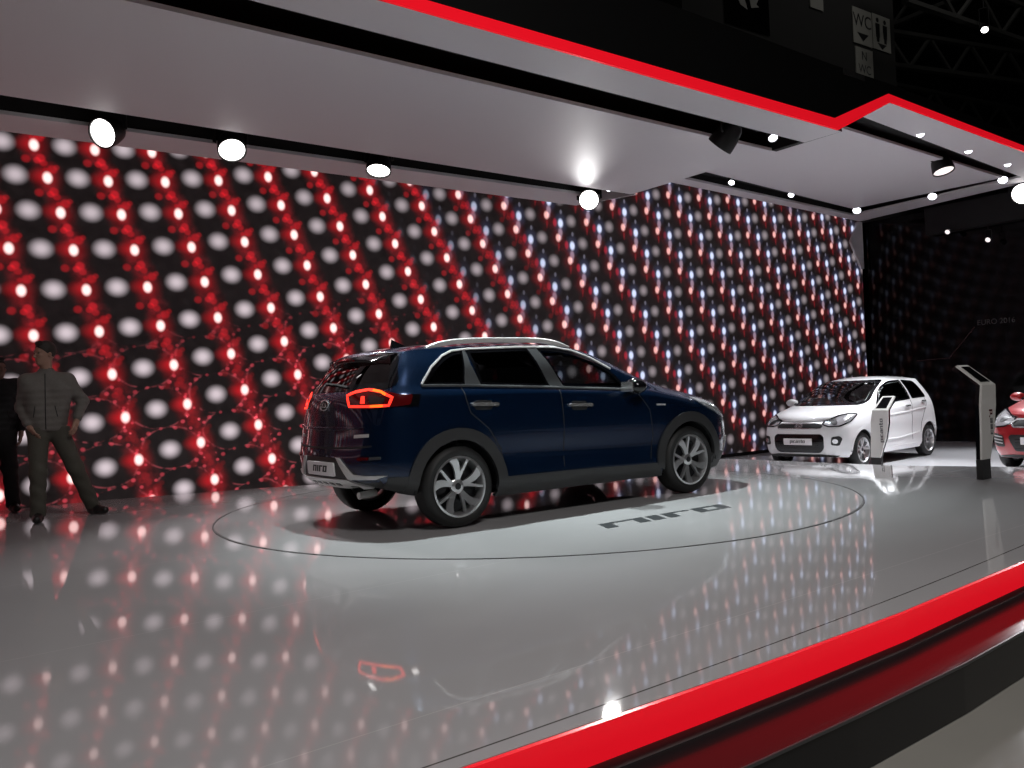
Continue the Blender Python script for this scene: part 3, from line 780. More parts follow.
    if kind == 'plain':
        gr = b.panel('upper_grille', rounded([(-.39, .665), (.39, .665), (.41, .705), (.36, .735), (-.36, .735), (-.41, .705)], .02), 0, M['black_plastic'], car, off=.006)
        b.ribbon('grille_chrome', rounded([(-.39, .66), (.39, .66), (.415, .705), (.36, .74), (-.36, .74), (-.415, .705)], .02), .012, 0, M['chrome'], gr, .010, .008, True)
        lo = b.panel('lower_grille', rounded([(-.38, .275), (.38, .275), (.445, .35), (.445, .53), (.40, .575), (-.40, .575), (-.445, .53), (-.445, .35)], .05), 0, M['gloss_black'], car, off=.006)
        for k in range(3): b.ribbon('grille_bar', [(-.36, .34+.03*k), (.36, .34+.03*k)], .010, 0, M['black_plastic'], lo, .010, .006)
        b.panel('bumper_lip', [(-.60, .205), (.60, .205), (.63, .225), (.40, .25), (-.40, .25), (-.63, .225)], 0, M['black_plastic'], car, off=.006)
    else:
        gr = b.panel('upper_grille', rounded([(-.36, .65), (.36, .65), (.40, .70), (.34, .745), (-.34, .745), (-.40, .70)], .02), 0, M['black_plastic'], car, off=.006)
        b.ribbon('grille_chrome', rounded([(-.36, .645), (.36, .645), (.41, .70), (.34, .752), (-.34, .752), (-.41, .70)], .02), .022, 0, M['chrome'], gr, .012, .008, True)
        lo = b.panel('lower_grille', rounded([(-.34, .30), (.34, .30), (.44, .50), (.40, .54), (-.40, .54), (-.44, .50)], .04), 0, M['black_plastic'], car, off=.006)
        for k in range(4): b.ribbon('grille_bar', [(-.34, .34+.045*k), (.34, .34+.045*k)], .010, 0, M['gloss_black'], lo, .010, .006)
        b.panel('bumper_lip', [(-.60, .205), (.60, .205), (.63, .225), (.40, .25), (-.40, .25), (-.63, .225)], 0, M['black_plastic'], car, off=.006)
    emblem(b, 0, 0, .70 if kind == 'plain' else .80, .13, .066, car)
    pl = b.panel('number_plate', rounded([(-.255, .40), (.255, .40), (.255, .505), (-.255, .505)], .01), 0, M['plate'], car, off=.016, thk=.014)
    if kind == 'plain': mesh_letters(b, 'picanto', 0, 0, .455, .040, .013, M['pillar_grey'], pl, 'plate_lettering', off=.018, slant=.1, width=.27)
    else: mesh_letters(b, 'rio', 0, 0, .455, .040, .013, M['pillar_grey'], pl, 'plate_lettering', off=.018, slant=.1, width=.14)
    for x in (0, 2.385):
        for sgn in (-1, 1):
            wheel(car, x, sgn*.70, .285, .285, .175, .195, sgn, 'twin', .3, M['rim'])
            liner(car, x, .30, .345, sgn*.47, sgn*.765)
    interior(car, .95, .05, .32, .60, .64)
    if kind == 'plain':
        # sheet of paper on the dashboard, seen through the windscreen
        T = Matrix.Translation((1.83, -.25, 1.05)) @ Matrix.Rotation(-.75, 4, 'Y')
        MB().box((-.12, -.17, 0), (.12, .17, .004), T).build('information_sheet', M['paper'], car)
    return car
# ------------------------------------------------------------------ node helper
class NG:
    def __init__(s, nt): s.nt = nt
    def _in(s, sock, v):
        if isinstance(v, (int, float)): sock.default_value = v
        else: s.nt.links.new(v, sock)
    def m(s, op, a, b=None, c=None, clamp=False):
        n = s.nt.nodes.new('ShaderNodeMath'); n.operation = op; n.use_clamp = clamp
        s._in(n.inputs[0], a)
        if b is not None: s._in(n.inputs[1], b)
        if c is not None: s._in(n.inputs[2], c)
        return n.outputs[0]
    def add(s, a, b): return s.m('ADD', a, b)
    def sub(s, a, b): return s.m('SUBTRACT', a, b)
    def mul(s, a, b): return s.m('MULTIPLY', a, b)
    def mad(s, a, b, c): return s.m('MULTIPLY_ADD', a, b, c)
    def ramp(s, v, a, b, c, d, smooth=True):
        """map v from a..b to c..d, clamped"""
        n = s.nt.nodes.new('ShaderNodeMapRange'); n.interpolation_type = 'SMOOTHSTEP' if smooth else 'LINEAR'; n.clamp = True
        s._in(n.inputs[0], v)
        for i, x in enumerate((a, b, c, d)): s._in(n.inputs[1+i], x)
        return n.outputs[0]
    def col(s, fac, color, acc=None):
        """acc + fac*color"""
        n = s.nt.nodes.new('ShaderNodeVectorMath'); n.operation = 'SCALE'; n.inputs[0].default_value = color
        s._in(n.inputs['Scale'], fac)
        if acc is None: return n.outputs[0]
        k = s.nt.nodes.new('ShaderNodeVectorMath'); k.operation = 'ADD'
        s.nt.links.new(acc, k.inputs[0]); s.nt.links.new(n.outputs[0], k.inputs[1])
        return k.outputs[0]
    def attr(s, name):
        n = s.nt.nodes.new('ShaderNodeAttribute'); n.attribute_name = name; return n.outputs['Fac']

# ------------------------------------------------------------------ the screen wall
CC = [9.8282, 1.7768, 0.0347, 0.0234, 0.0394, 9.7965, 0.9019, 0.0351, -0.0954, -0.7715, -0.1478, 0.1782, 0.2069, 0.0919, -0.263]
RC = [9.1174, -4.9014, 0.1579, -0.1756, -0.0653, 8.765, 0.5856, 0.3217, 0.21, 2.5806, 0.431, -0.6353, -0.4725, -0.5338, 0.5752]
def lattice(s, z):
    a = np.clip((s-10)/9, -1.15, 1.0); b = np.clip((z-2)/2.5, -.95, 1.12)
    B = [a**i*b**j for i in range(5) for j in range(5-i)]
    return sum(c*x for c, x in zip(CC, B)), sum(c*x for c, x in zip(RC, B))

def screen_material():
    m, nt, bs = new_mat('screen image of glass balls')
    g = NG(nt)
    c, r = g.attr('lat_c'), g.attr('lat_r')
    ecs, ecz, ers, erz = (g.attr(n) for n in ('ec_s', 'ec_z', 'er_s', 'er_z'))
    def spot(a, b, ox=0.0, oz=0.0, rt=False):
        """offset (metres) to the nearest lattice spot shifted by (a, b) cells and (ox, oz) metres"""
        if ox or oz:        # shift in cells so that it never meets a cell border
            if rt: da, db = 1.02*ox+.84*oz, -1.95*oz+1.2*ox
            else: da, db = 1.325*ox+.387*oz, -1.99*oz+.331*ox
            a = g.add(a, da); b = g.add(b, db)
        fc = g.sub(c, a); fr = g.sub(r, b)
        x = g.sub(fc, g.m('ROUND', fc)); y = g.sub(fr, g.m('ROUND', fr))
        ds = g.add(g.mul(x, ecs), g.mul(y, ers)); dz = g.add(g.mul(x, ecz), g.mul(y, erz))
        return ds, dz
    def dist(dd, rx, rz):
        p = g.m('DIVIDE', dd[0], rx); q = g.m('DIVIDE', dd[1], rz)
        return g.m('SQRT', g.add(g.mul(p, p), g.mul(q, q)))
    right = g.ramp(c, 6.2, 11.0, 0, 1)                  # the right half shows blue-white glints
    left = g.sub(1, right)
    low = g.mul(g.ramp(r, 3.3, 6.2, 0, 1), g.ramp(c, 7.5, 3.0, 0, 1))   # lower left: big balls with rims
    nz = nt.nodes.new('ShaderNodeTexNoise'); nz.inputs['Scale'].default_value = 9.0; nz.inputs['Detail'].default_value = 3
    tc = nt.nodes.new('ShaderNodeTexCoord'); nt.links.new(tc.outputs['Object'], nz.inputs['Vector'])
    noise = nz.outputs['Fac']
    nz2 = nt.nodes.new('ShaderNodeTexVoronoi'); nz2.inputs['Scale'].default_value = 9.5
    nt.links.new(tc.outputs['Object'], nz2.inputs['Vector'])
    # red core position drifts across the wall
    a_r = g.ramp(c, 0, 16, .505, .375, False); b_r = g.ramp(c, 0.5, 11.5, .03, .345, False)
    w = spot(0, 0); dw = dist(w, 1, 1)
    acc = g.col(g.ramp(noise, .2, .8, .6, 1.4), (.0075, .0052, .0054))
    core = spot(a_r, b_r)
    # red haze running along the strings
    fc = g.sub(c, a_r); x = g.m('ABSOLUTE', g.sub(fc, g.m('ROUND', fc)))
    haze = g.mul(g.ramp(x, .30, .02, 0, 1), g.ramp(dw, .17, .34, 0, 1))
    haze = g.mul(haze, g.mad(left, .85, .30))
    haze = g.mul(haze, g.ramp(noise, .35, .7, .25, 1.3))
    acc = g.col(haze, (.075, .0012, .0030), acc)
    # halo round the core
    hd = dist(core, .235, .27)
    halo = g.m('POWER', g.ramp(hd, 1.0, .0, 0, 1, False), 2.2)
    acc = g.col(g.mul(halo, g.mul(g.mad(low, .5, 1.0), g.mad(left, .28, .13))), (.60, .004, .012), acc)
    # bokeh dots below and beside the core
    for (ox, oz, rad, k) in ((.07, -.19, .052, .42), (.03, -.235, .042, .40), (-.10, -.245, .050, .30), (.10, -.26, .045, .3), (.20, -.335, .055, .34), (.25, -.29, .035, .22), (.12, -.36, .03, .2)):
        d = dist(spot(a_r, b_r, ox, oz), rad, rad*.95)
        acc = g.col(g.mul(g.ramp(d, 1.3, .55, 0, 1), g.mul(left, g.mul(g.mad(low, -.45, .66), k))), (.95, .012, .025), acc)
    # sharper little sparks low on the left
    v = g.ramp(nz2.outputs['Distance'], .26, .08, 0, 1)
    sp = g.mul(g.mul(v, low), g.mul(g.ramp(dw, .30, .40, 0, 1), g.ramp(noise, .45, .62, 0, 1)))
    acc = g.col(sp, (.75, .10, .13), acc)
    # small beads round the big balls
    for (ox, oz, rad, k) in ((-.31, .15, .020, .8), (-.24, .205, .026, .55), (.25, .22, .022, .7), (.34, .12, .020, .9), (-.37, .03, .020, .5), (.30, -.17, .026, .8), (.36, -.10, .022, .7), (-.28, -.14, .018, .6), (.05, .255, .018, .35), (-.10, .25, .020, .4), (.21, -.235, .024, .55)):
        d = dist(spot(0, 0, ox, oz), rad*1.1, rad)
        acc = g.col(g.mul(g.ramp(d, 1.4, .4, 0, 1), g.mul(low, k)), (.48, .04, .06), acc)
    # ball rims low on the left: thin arcs
    rd = dist(spot(.03, -.03), .36, .265)
    rim = g.mul(g.ramp(g.m('ABSOLUTE', g.sub(rd, 1.0)), .075, .0, 0, 1), g.ramp(noise, .40, .62, 0, 1))
    acc = g.col(g.mul(rim, g.mul(low, .9)), (.17, .028, .035), acc)
    # red gleam inside the ball near the core
    gl = dist(spot(a_r, b_r, -.09, .0), .17, .12)
    acc = g.col(g.mul(g.ramp(gl, 1, 0, 0, 1), g.mul(left, g.mad(low, .08, .20))), (.8, .006, .015), acc)
    # small red tail on the right half
    for oz, rad, k in ((-.13, .040, .12), (-.19, .032, .08)):
        d = dist(spot(a_r, b_r, .02, oz, True), rad*.8, rad*1.5)
        acc = g.col(g.mul(g.ramp(d, 1.1, .4, 0, 1), g.mul(right, k)), (.9, .03, .05), acc)
    # core
    d = dist(core, .052, .068)
    kc = g.ramp(d, 1.35, .5, 0, 1)
    acc = g.col(g.mul(kc, g.mad(right, -.15, 1.0)), (.95, .50, .46), acc)
    acc = g.col(g.mul(g.mul(kc, left), .9), (.2, .45, .45), acc)
    # soft white balls
    k = g.m('POWER', g.ramp(dist(w, g.ramp(c, 3, 13, .168, .142), g.ramp(c, 3, 13, .146, .136)), 1.0, .05, 0, 1), .95)
    wk = g.ramp(c, 1.0, 11.5, .60, .235)
    wk = g.mul(wk, g.ramp(r, 1.0, 4.5, .85, 1.05))
    acc = g.col(g.mul(k, wk), (.98, .83, .89), acc)
    # blue-white glints with a pale tail
    ab = g.ramp(c, 8, 20, .67, .735, False); bb = g.ramp(c, 8, 20, -.115, -.225, False)
    bl = spot(ab, bb)
    acc = g.col(g.mul(g.ramp(dist(bl, .19, .24), 1.0, 0, 0, 1), right), (.03, .035, .075), acc)
    for oz, rx, rz, kk, cc in ((0, .062, .085, 1.0, (.62, .68, .90)), (-.16, .055, .09, .55, (.42, .30, .38)), (-.25, .045, .05, .40, (.50, .32, .38)), (.20, .03, .045, .25, (.4, .38, .5))):
        d = dist(spot(ab, bb, 0.001, oz, True), rx, rz) if oz else dist(bl, rx, rz)
        acc = g.col(g.mul(g.ramp(d, 1.2, .45, 0, 1), g.mul(right, kk)), cc, acc)
    d = dist(spot(ab, bb, -.13, -.01, True), .05, .08)
    acc = g.col(g.mul(g.ramp(d, 1.2, .4, 0, 1), g.mul(right, g.ramp(c, 10, 15, .35, .1))), (.8, .01, .03), acc)
    nt.links.new(acc, bs.inputs['Emission Color'])
    bs.inputs['Emission Strength'].default_value = SCREEN_GAIN
    bs.inputs['Base Color'].default_value = (.01, .01, .01, 1); bs.inputs['Roughness'].default_value = .6
    return m

def floor_material():
    m, nt, b = new_mat('glossy white stage floor')
    g = NG(nt)
    tc = nt.nodes.new('ShaderNodeTexCoord'); sx = nt.nodes.new('ShaderNodeSeparateXYZ')
    nt.links.new(tc.outputs['Object'], sx.inputs[0])
    u, v = sx.outputs[0], sx.outputs[1]
    n = nt.nodes.new('ShaderNodeTexNoise'); n.inputs['Scale'].default_value = 1.3; n.inputs['Detail'].default_value = 5
    nt.links.new(tc.outputs['Object'], n.inputs['Vector'])
    # groove close to the front edge, panel joints
    edge = g.mad(u, .052, 2.16)
    d1 = g.m('ABSOLUTE', g.sub(v, g.mad(g.mul(u, u), .0095, 2.235)))
    l1 = g.ramp(d1, .006, .003, 0, 1)
    d2 = g.m('ABSOLUTE', g.sub(g.m('FRACT', g.m('DIVIDE', g.sub(g.sub(v, edge), .37), 1.9)), .0015))
    l2 = g.ramp(d2, .0022, .001, 0, .35)
    line = l2
    mx = nt.nodes.new('ShaderNodeMix'); mx.data_type = 'RGBA'
    mx.inputs[6].default_value = (*[x*.95 for x in FLOOR_COL], 1); mx.inputs[7].default_value = (*FLOOR_COL, 1)
    nt.links.new(n.outputs['Fac'], mx.inputs[0])
    mx2 = nt.nodes.new('ShaderNodeMix'); mx2.data_type = 'RGBA'
    nt.links.new(mx.outputs[2], mx2.inputs[6]); mx2.inputs[7].default_value = (.62, .60, .59, 1); nt.links.new(line, mx2.inputs[0])
    mx3 = nt.nodes.new('ShaderNodeMix'); mx3.data_type = 'RGBA'
    nt.links.new(mx2.outputs[2], mx3.inputs[6]); mx3.inputs[7].default_value = (.08, .075, .07, 1); nt.links.new(l1, mx3.inputs[0])
    nt.links.new(mx3.outputs[2], b.inputs['Base Color'])
    b.inputs['Roughness'].default_value = .5
    b.inputs['Specular IOR Level'].default_value = .0
    b.inputs['Coat Weight'].default_value = 1.0; b.inputs['Coat IOR'].default_value = FLOOR_IOR
    rr = g.ramp(n.outputs['Fac'], .3, .7, .025, .06)
    nt.links.new(rr, b.inputs['Coat Roughness'])
    return m
SCREEN_GAIN = 1.12
FLOOR_COL = (.40, .395, .40)
FLOOR_IOR = 1.38
OUTER_COL = (.26, .25, .225)
RED_YAW = math.radians(-145)
P_BIG = 400; P_KEY = 1050; P_WHITE = 1300; P_SMALL = 170
WORLD = .006
HALL = [((2.5, .5, 8.0), (2.5, 2.5, 0), 440, 2.0), (tuple(W(23, 7.5, 16)), tuple(W(24, 14, 10.5)), 55, 3.0)]  # unseen area lights, added to brighten the stage front, hall signs and trusses
M['plinth'] = pbr('plinth gloss black', (.012, .012, .013), .14, spec=.28)
M['floor_ink'] = pbr('floor lettering', (.03, .033, .036), .35)
M['gap'] = pbr('gap', (.03, .028, .028), .6)
M['hall_dark_wall'] = pbr('hall panel', (.03, .03, .028), .8)
M['satin'] = pbr('satin aluminium', (.56, .55, .545), .38, .25)
M['white_floor'] = pbr('white far floor', (.62, .62, .64), .5, 0, 1.0, .08, spec=0, noise=.03, noise_scale=2)
# ------------------------------------------------------------------ signed-distance figures
def surface_nets(vol, o, h):
    nx, ny, nz = vol.shape
    s = vol < 0
    c = [s[i:nx-1+i, j:ny-1+j, k:nz-1+k] for i in (0, 1) for j in (0, 1) for k in (0, 1)]
    cnt = sum(x.astype(np.int8) for x in c)
    act = (cnt > 0) & (cnt < 8)
    I = np.argwhere(act)
    idx = -np.ones(act.shape, int); idx[act] = np.arange(len(I))
    acc = np.zeros((len(I), 3)); n = np.zeros(len(I))
    cor = [(i, j, k) for i in (0, 1) for j in (0, 1) for k in (0, 1)]
    for a in range(8):
        for b in range(a+1, 8):
            if sum(abs(x-y) for x, y in zip(cor[a], cor[b])) != 1: continue
            A, B = np.array(cor[a]), np.array(cor[b])
            va = vol[tuple((I+A).T)]; vb = vol[tuple((I+B).T)]
            x = (va < 0) != (vb < 0)
            t = np.where(x, va/np.where(x, va-vb, 1), 0)
            acc += np.where(x[:, None], A+(B-A)*t[:, None], 0); n += x
    V = (I+acc/n[:, None])*h+np.array(o)
    F = []
    for ax in range(3):
        a1, a2 = (ax+1) % 3, (ax+2) % 3
        sl0 = [slice(None)]*3; sl1 = [slice(None)]*3
        sl0[ax] = slice(0, -1); sl1[ax] = slice(1, None)
        x = s[tuple(sl0)] != s[tuple(sl1)]
        E = np.argwhere(x)
        E = E[(E[:, a1] > 0) & (E[:, a2] > 0) & (E[:, a1] < vol.shape[a1]-1) & (E[:, a2] < vol.shape[a2]-1)]
        inside_ = s[tuple(E.T)]
        q = []
        for d1, d2 in ((-1, -1), (0, -1), (0, 0), (-1, 0)):
            e = E.copy(); e[:, a1] += d1; e[:, a2] += d2; q.append(idx[tuple(e.T)])
        Q = np.stack(q, 1); Q[~inside_] = Q[~inside_][:, ::-1]
        F.append(Q[(Q >= 0).all(1)])
    return V, np.concatenate(F)

class Sdf:
    """union of smooth shapes, each (function, blend)"""
    def __init__(s): s.items = []
    def cone(s, a, b, ra, rb, k=.02, sy=1.0):
        s.items.append(('c', np.array(a, float), np.array(b, float), ra, rb, k, sy)); return s
    def ell(s, c, r, k=.02, rz=0.0):
        s.items.append(('e', np.array(c, float), np.array(r, float), rz, 0, k, 1)); return s
    def cut(s, fn, k=.01): s.items.append(('f', fn, 0, 0, 0, k, 1)); return s
    def eval(s, P):
        D = None
        for it in s.items:
            kd, a, b, ra, rb, k, sy = it
            if kd == 'c':
                Q = P.copy(); A, B = a.copy(), b.copy()
                if sy != 1.0: Q[..., 1] /= sy; A[1] /= sy; B[1] /= sy
                ab = B-A; t = np.clip(((Q-A)@ab)/max(ab@ab, 1e-9), 0, 1)
                d = np.linalg.norm(Q-(A+t[..., None]*ab), axis=-1)-(ra+(rb-ra)*t)
            elif kd == 'e':
                Q = P-a
                if ra:
                    c, sn = math.cos(ra), math.sin(ra); Q = np.stack([c*Q[..., 0]+sn*Q[..., 1], -sn*Q[..., 0]+c*Q[..., 1], Q[..., 2]], -1)
                q = np.linalg.norm(Q/b, axis=-1); q2 = np.linalg.norm(Q/(b*b), axis=-1)
                d = q*(q-1)/np.maximum(q2, 1e-9)
            else:
                D = np.maximum(D, a(P)); continue
            if D is None: D = d
            else:
                h_ = np.clip(.5+.5*(D-d)/k, 0, 1); D = D+(d-D)*h_-k*h_*(1-h_)
        return D
    def mesh(s, lo, hi, h):
        k = 5                                       # coarse pass first, fine values only near the surface
        nn = [int(math.ceil((u-l)/(h*k)))+1 for l, u in zip(lo, hi)]
        ax = [l+h*(k*np.arange(n)+(k-1)/2) for l, n in zip(lo, nn)]
        D = s.eval(np.stack(np.meshgrid(*ax, indexing='ij'), -1))
        for a in range(3): D = np.repeat(D, k, axis=a)
        I = np.argwhere(np.abs(D) < h*k*2.2)
        D[tuple(I.T)] = s.eval(np.array(lo)+I*h)
        return surface_nets(D, lo, h)

def hand(wrist, direction, palm_n, scale=1.0, curl=.5, thumb_side=1):
    """palm, four unequal bent fingers and a thumb; returns an Sdf and its bounds"""
    d = np.array(direction, float); d /= np.linalg.norm(d)
    n = np.array(palm_n, float); n -= d*(n@d); n /= np.linalg.norm(n)
    w = np.cross(n, d)*thumb_side
    W_ = np.array(wrist, float); S = Sdf(); k = .008
    def pt(x, y, z): return W_+(d*x+w*y+n*z)*scale
    S.cone(pt(-.03, 0, 0), pt(.03, 0, 0), .026*scale, .027*scale, .012)
    for y in (-.03, -.01, .01, .03): S.cone(pt(.02, y*.6, 0), pt(.085, y, 0), .017*scale, .0125*scale, .012)
    for y, L in ((.031, .066), (.0105, .076), (-.0105, .070), (-.031, .054)):
        p = pt(.085, y, 0); a = 0.0; r = .0092
        for j, f in enumerate((.45, .32, .23)):
            a += curl*(.35, .55, .45)[j]
            q = p+(d*math.cos(a)+n*math.sin(a))*L*f*scale
            S.cone(p, q, r*scale, (r-.0009)*scale, .004); p = q; r -= .0009
    p = pt(.02, .026, .006); q = pt(.052, .052, .016); S.cone(p, q, .013*scale, .0105*scale, .01)
    t = pt(.085, .060, .026); S.cone(q, t, .0105*scale, .0085*scale, .004)
    lo = W_-.19*scale; hi = W_+.19*scale
    return S, lo, hi

def person(loc, yaw, J, look, cols, label, jacket_open=False):
    """J: joint positions in the figure's own frame (x right in view, -y towards the viewer)"""
    root = empty('person', loc, yaw); tag(root, label, 'person')
    skin = pbr('skin', cols['skin'], .5, noise=.08, noise_scale=25)
    hairm = pbr('hair', cols['hair'], .6, noise=.4, noise_scale=70)
    jm = pbr('jacket cloth', cols['jacket'], .75, noise=.12, noise_scale=45, bump=.25)
    tm = pbr('trouser cloth', cols['trousers'], .8, noise=.15, noise_scale=60, bump=.2)
    sm = pbr('shoe leather', cols['shoes'], .4)
    J = {k: np.array(v, float) for k, v in J.items()}
    hc = J['head']; ang = look                 # face direction in the xy plane
    fx = np.array([math.cos(ang), math.sin(ang), 0]); sx = np.array([-math.sin(ang), math.cos(ang), 0]); uz = np.array([0, 0, 1.])
    hp = lambda f, sd, u: hc+fx*f+sx*sd+uz*u
    S = Sdf()
    pel = (J['hipL']+J['hipR'])/2
    S.ell(hp(-.012, 0, .025), (.097, .076, .098), .02, ang)               # skull
    S.ell(hp(.018, 0, -.045), (.070, .058, .075), .03, ang)               # face and jaw
    S.ell(hp(.058, 0, -.092), (.026, .026, .022), .02, ang)               # chin
    S.cone(hp(.080, 0, .008), hp(.102, 0, -.030), .010, .014, .012)       # nose
    S.cone(hp(.078, -.035, .026), hp(.078, .035, .026), .011, .011, .012) # brow
    S.cone(hp(.078, -.018, -.063), hp(.078, .018, -.063), .009, .009, .006) # lips
    for sd in (-1, 1):
        S.ell(hp(.068, sd*.038, -.018), (.022, .020, .018), .015, ang)    # cheek
        S.ell(hp(-.012, sd*.077, -.012), (.018, .009, .031), .006, ang)   # ear
    S.cone(J['neck']+uz*.10+np.array([0, .0, 0]), J['neck']-uz*.04, .054, .062, .03)
    S.cone(J['shL'], J['shR'], .045, .045, .05)
    S.cone((J['shL']+J['shR'])/2-uz*.1, pel+uz*.08, .105, .10, .08, .8)
    S.cone(J['hipL']+uz*.03, J['hipR']+uz*.03, .09, .09, .05)
    for s_ in 'LR':
        S.cone(J['sh'+s_], J['el'+s_], .052, .042, .03); S.cone(J['el'+s_], J['wr'+s_], .042, .027, .02)
        S.cone(J['hip'+s_], J['kn'+s_], .085, .055, .04); S.cone(J['kn'+s_], J['an'+s_], .054, .038, .03)
        S.cone(J['an'+s_]-uz*.02, J['toe'+s_], .032, .024, .02)
    pts = np.array(list(J.values())); lo = pts.min(0)-.16; hi = pts.max(0)+.16; lo[2] = max(lo[2], -.03)
    V, F = S.mesh(lo, hi, .0085)
    # keep the body one surface: hands are grown from their own fine grids and share the mesh
    allV = [V]; allF = [F]; n = len(V)
    for s_ in 'LR':
        H, hlo, hhi = hand(J['wr'+s_]+(J['hd'+s_]-J['wr'+s_])*.25, J['hd'+s_]-J['wr'+s_], J['pn'+s_], 1.0, J.get('curl'+s_, np.array([.5]))[0] if 'curl'+s_ in J else .6, 1 if s_ == 'L' else -1)
        v, f = H.mesh(hlo, hhi, .0034); allV.append(v); allF.append(f+n); n += len(v)
    body = put('body', np.concatenate(allV), np.concatenate(allF), skin, root, True)
    # hair
    Hs = Sdf(); Hs.ell(hp(-.018, 0, .036), (.101, .083, .098), .01, ang)
    Hs.cone(hp(.05, -.03, .105), hp(.055, .03, .108), .022, .022, .02)
    def face_cut(P):
        Q = P-hc; f = Q@fx; u = Q[..., 2]; sd = np.abs(Q@sx)
        return np.maximum(-(u+.015-np.clip(f+.03, -.2, .09)*.9+0*sd), -1)
    Hs.cut(lambda P: ((P-hc)@fx)*.95-((P-hc)[..., 2])*1.0-.012)
    Hs.cut(lambda P: -((P-hc)[..., 2])-.075)
    v, f = Hs.mesh(hc-.17, hc+.19, .006); put('hair', v, f, hairm, root, True)
    for sd in (-1, 1):
        e = MB(); c = hp(.074, sd*.032, .006)
        e.lathe([(.011*math.sin(a), -.011*math.cos(a)) for a in np.linspace(0, PI, 9)], 12, 'z', mat=Matrix.Translation(c)); e.build('eye', pbr('eye', (.10, .08, .07), .2), root, True, 60)
    # jacket
    K = Sdf()
    m1 = (J['shL']*.8+J['shR']*.2); m2 = (J['shL']*.2+J['shR']*.8)
    hem = pel+uz*.05
    hw = (J['shR']-J['shL'])*.16
    K.cone((J['shL']+J['shR'])/2+uz*.01-hw*.8, (J['shL']+J['shR'])/2+uz*.01+hw*.8, .062, .062, .03)
    for e, a in ((-1, m1), (1, m2)):
        K.cone(a-uz*.10, hem+hw*e*.95+uz*.0, .116, .121, .09, 1.0)
    K.cone(J['shL'], J['shR'], .056, .056, .06)
    for s_ in 'LR': K.cone(J['neck']-uz*.035, J['sh'+s_]+uz*.005, .055, .055, .05)
    for s_ in 'LR':
        K.cone(J['sh'+s_], J['el'+s_], .069, .057, .045); K.cone(J['el'+s_], J['el'+s_]+(J['wr'+s_]-J['el'+s_])*.93, .056, .043, .03)
    K.cone(J['neck']-uz*.02, J['neck']+uz*.01, .078, .076, .02)
    zh = hem[2]-.06
    def body_d(P): return zh-P[..., 2]
    nk = J['neck']
    K.items.append(('f', lambda P: np.where(np.linalg.norm((P-pel)[..., :2], axis=-1) < .24, body_d(P), -1.0), 0, 0, 0, 0, 1))
    K.items.append(('f', lambda P: -(np.linalg.norm((P-(nk+uz*.06))[..., :2], axis=-1)-.064+np.clip(nk[2]-.0-P[..., 2], 0, 1)*3), 0, 0, 0, 0, 1))
    base_eval = K.eval
    K.eval = lambda P: base_eval(P)+.0022*np.sin(P[..., 2]*95)*np.clip((1.42-P[..., 2])*6, 0, 1)
    v, f = K.mesh(lo, hi, .009)
    jk = put('jacket', v, f, jm, root, True)
    # zip line down the front, lying on the jacket
    tree = BVHTree.FromPolygons([Vector(x) for x in v], [tuple(int(i) for i in q) for q in f])
    fr = np.array([J['front'][0], J['front'][1], 0])
    zp = []
    for z in np.linspace(zh+.02, nk[2]-.01, 30):
        t = (z-pel[2])/(nk[2]-pel[2]); c = pel+(nk-pel)*t; c[2] = z
        p, nn, i, dd = tree.ray_cast(Vector(c+fr*.6), Vector(-fr))
        if p is not None: zp.append(p+Vector(fr)*.002)
    if len(zp) > 3: MB().tube(zp, .0045, 6).build('zip', M['lining'], jk, True, 60)
    for e in (-1, 1):
        pk = []
        sdv = np.array([-fr[1], fr[0], 0])
        for t in np.linspace(0, 1, 8):
            c = pel+uz*(.13+.11*t)+sdv*e*(.105-.02*t)
            p, nn, i, dd = tree.ray_cast(Vector(c+fr*.6), Vector(-fr))
            if p is not None: pk.append(p+Vector(fr)*.001)
        if len(pk) > 3: MB().tube(pk, .004, 6).build('pocket_seam', M['lining'], jk, True, 60)
    # trousers
    T = Sdf()
    T.cone(J['hipL']+uz*.03, J['hipR']+uz*.03, .104, .104, .05)
    for s_ in 'LR':
        T.cone(J['hip'+s_], J['kn'+s_], .102, .076, .05); T.cone(J['kn'+s_], J['an'+s_]-uz*.02, .076, .072, .04)
    T.items.append(('f', lambda P: .052-P[..., 2], 0, 0, 0, 0, 1))
    T.items.append(('f', lambda P: P[..., 2]-(pel[2]+.03), 0, 0, 0, 0, 1))
    be = T.eval
    T.eval = lambda P: be(P)+.0035*np.sin(P[..., 2]*48+P[..., 0]*30)*np.clip(1.2-np.abs(P[..., 2]-.28)*2.2, 0, 1)
    v, f = T.mesh(lo, hi, .009); put('trousers', v, f, tm, root, True)
    for s_ in 'LR':
        a = J['an'+s_].copy(); t = J['toe'+s_].copy(); d = (t-a); d[2] = 0; d /= np.linalg.norm(d)
        Z = Sdf(); g0 = a.copy(); g0[2] = .045
        Z.cone(g0-d*.035, g0+d*.07, .045, .048, .03); Z.cone(g0+d*.07, g0+d*.185, .045, .036, .03); Z.cone(a+uz*.015, g0, .054, .052, .02)
        Z.items.append(('f', lambda P: .004-P[..., 2], 0, 0, 0, 0, 1))
        l = np.minimum(g0-.12, g0+d*.2-.12); h_ = np.maximum(g0+.14, g0+d*.2+.12); l[2] = -.02
        v, f = Z.mesh(l, h_, .007); put('shoe', v, f, sm, root, True)
    return root

# ------------------------------------------------------------------ lamps
LENS = emit_mat('lamp lens', (1, .97, .95), 5.0)
LENS_WARM = emit_mat('warm lamp lens', (1, .88, .86), 1.05)
LENS_SMALL = emit_mat('small lamp lens', (.92, .93, 1), 5.0)
M['lamp_black'] = pbr('lamp housing', (.008, .008, .008), .5)

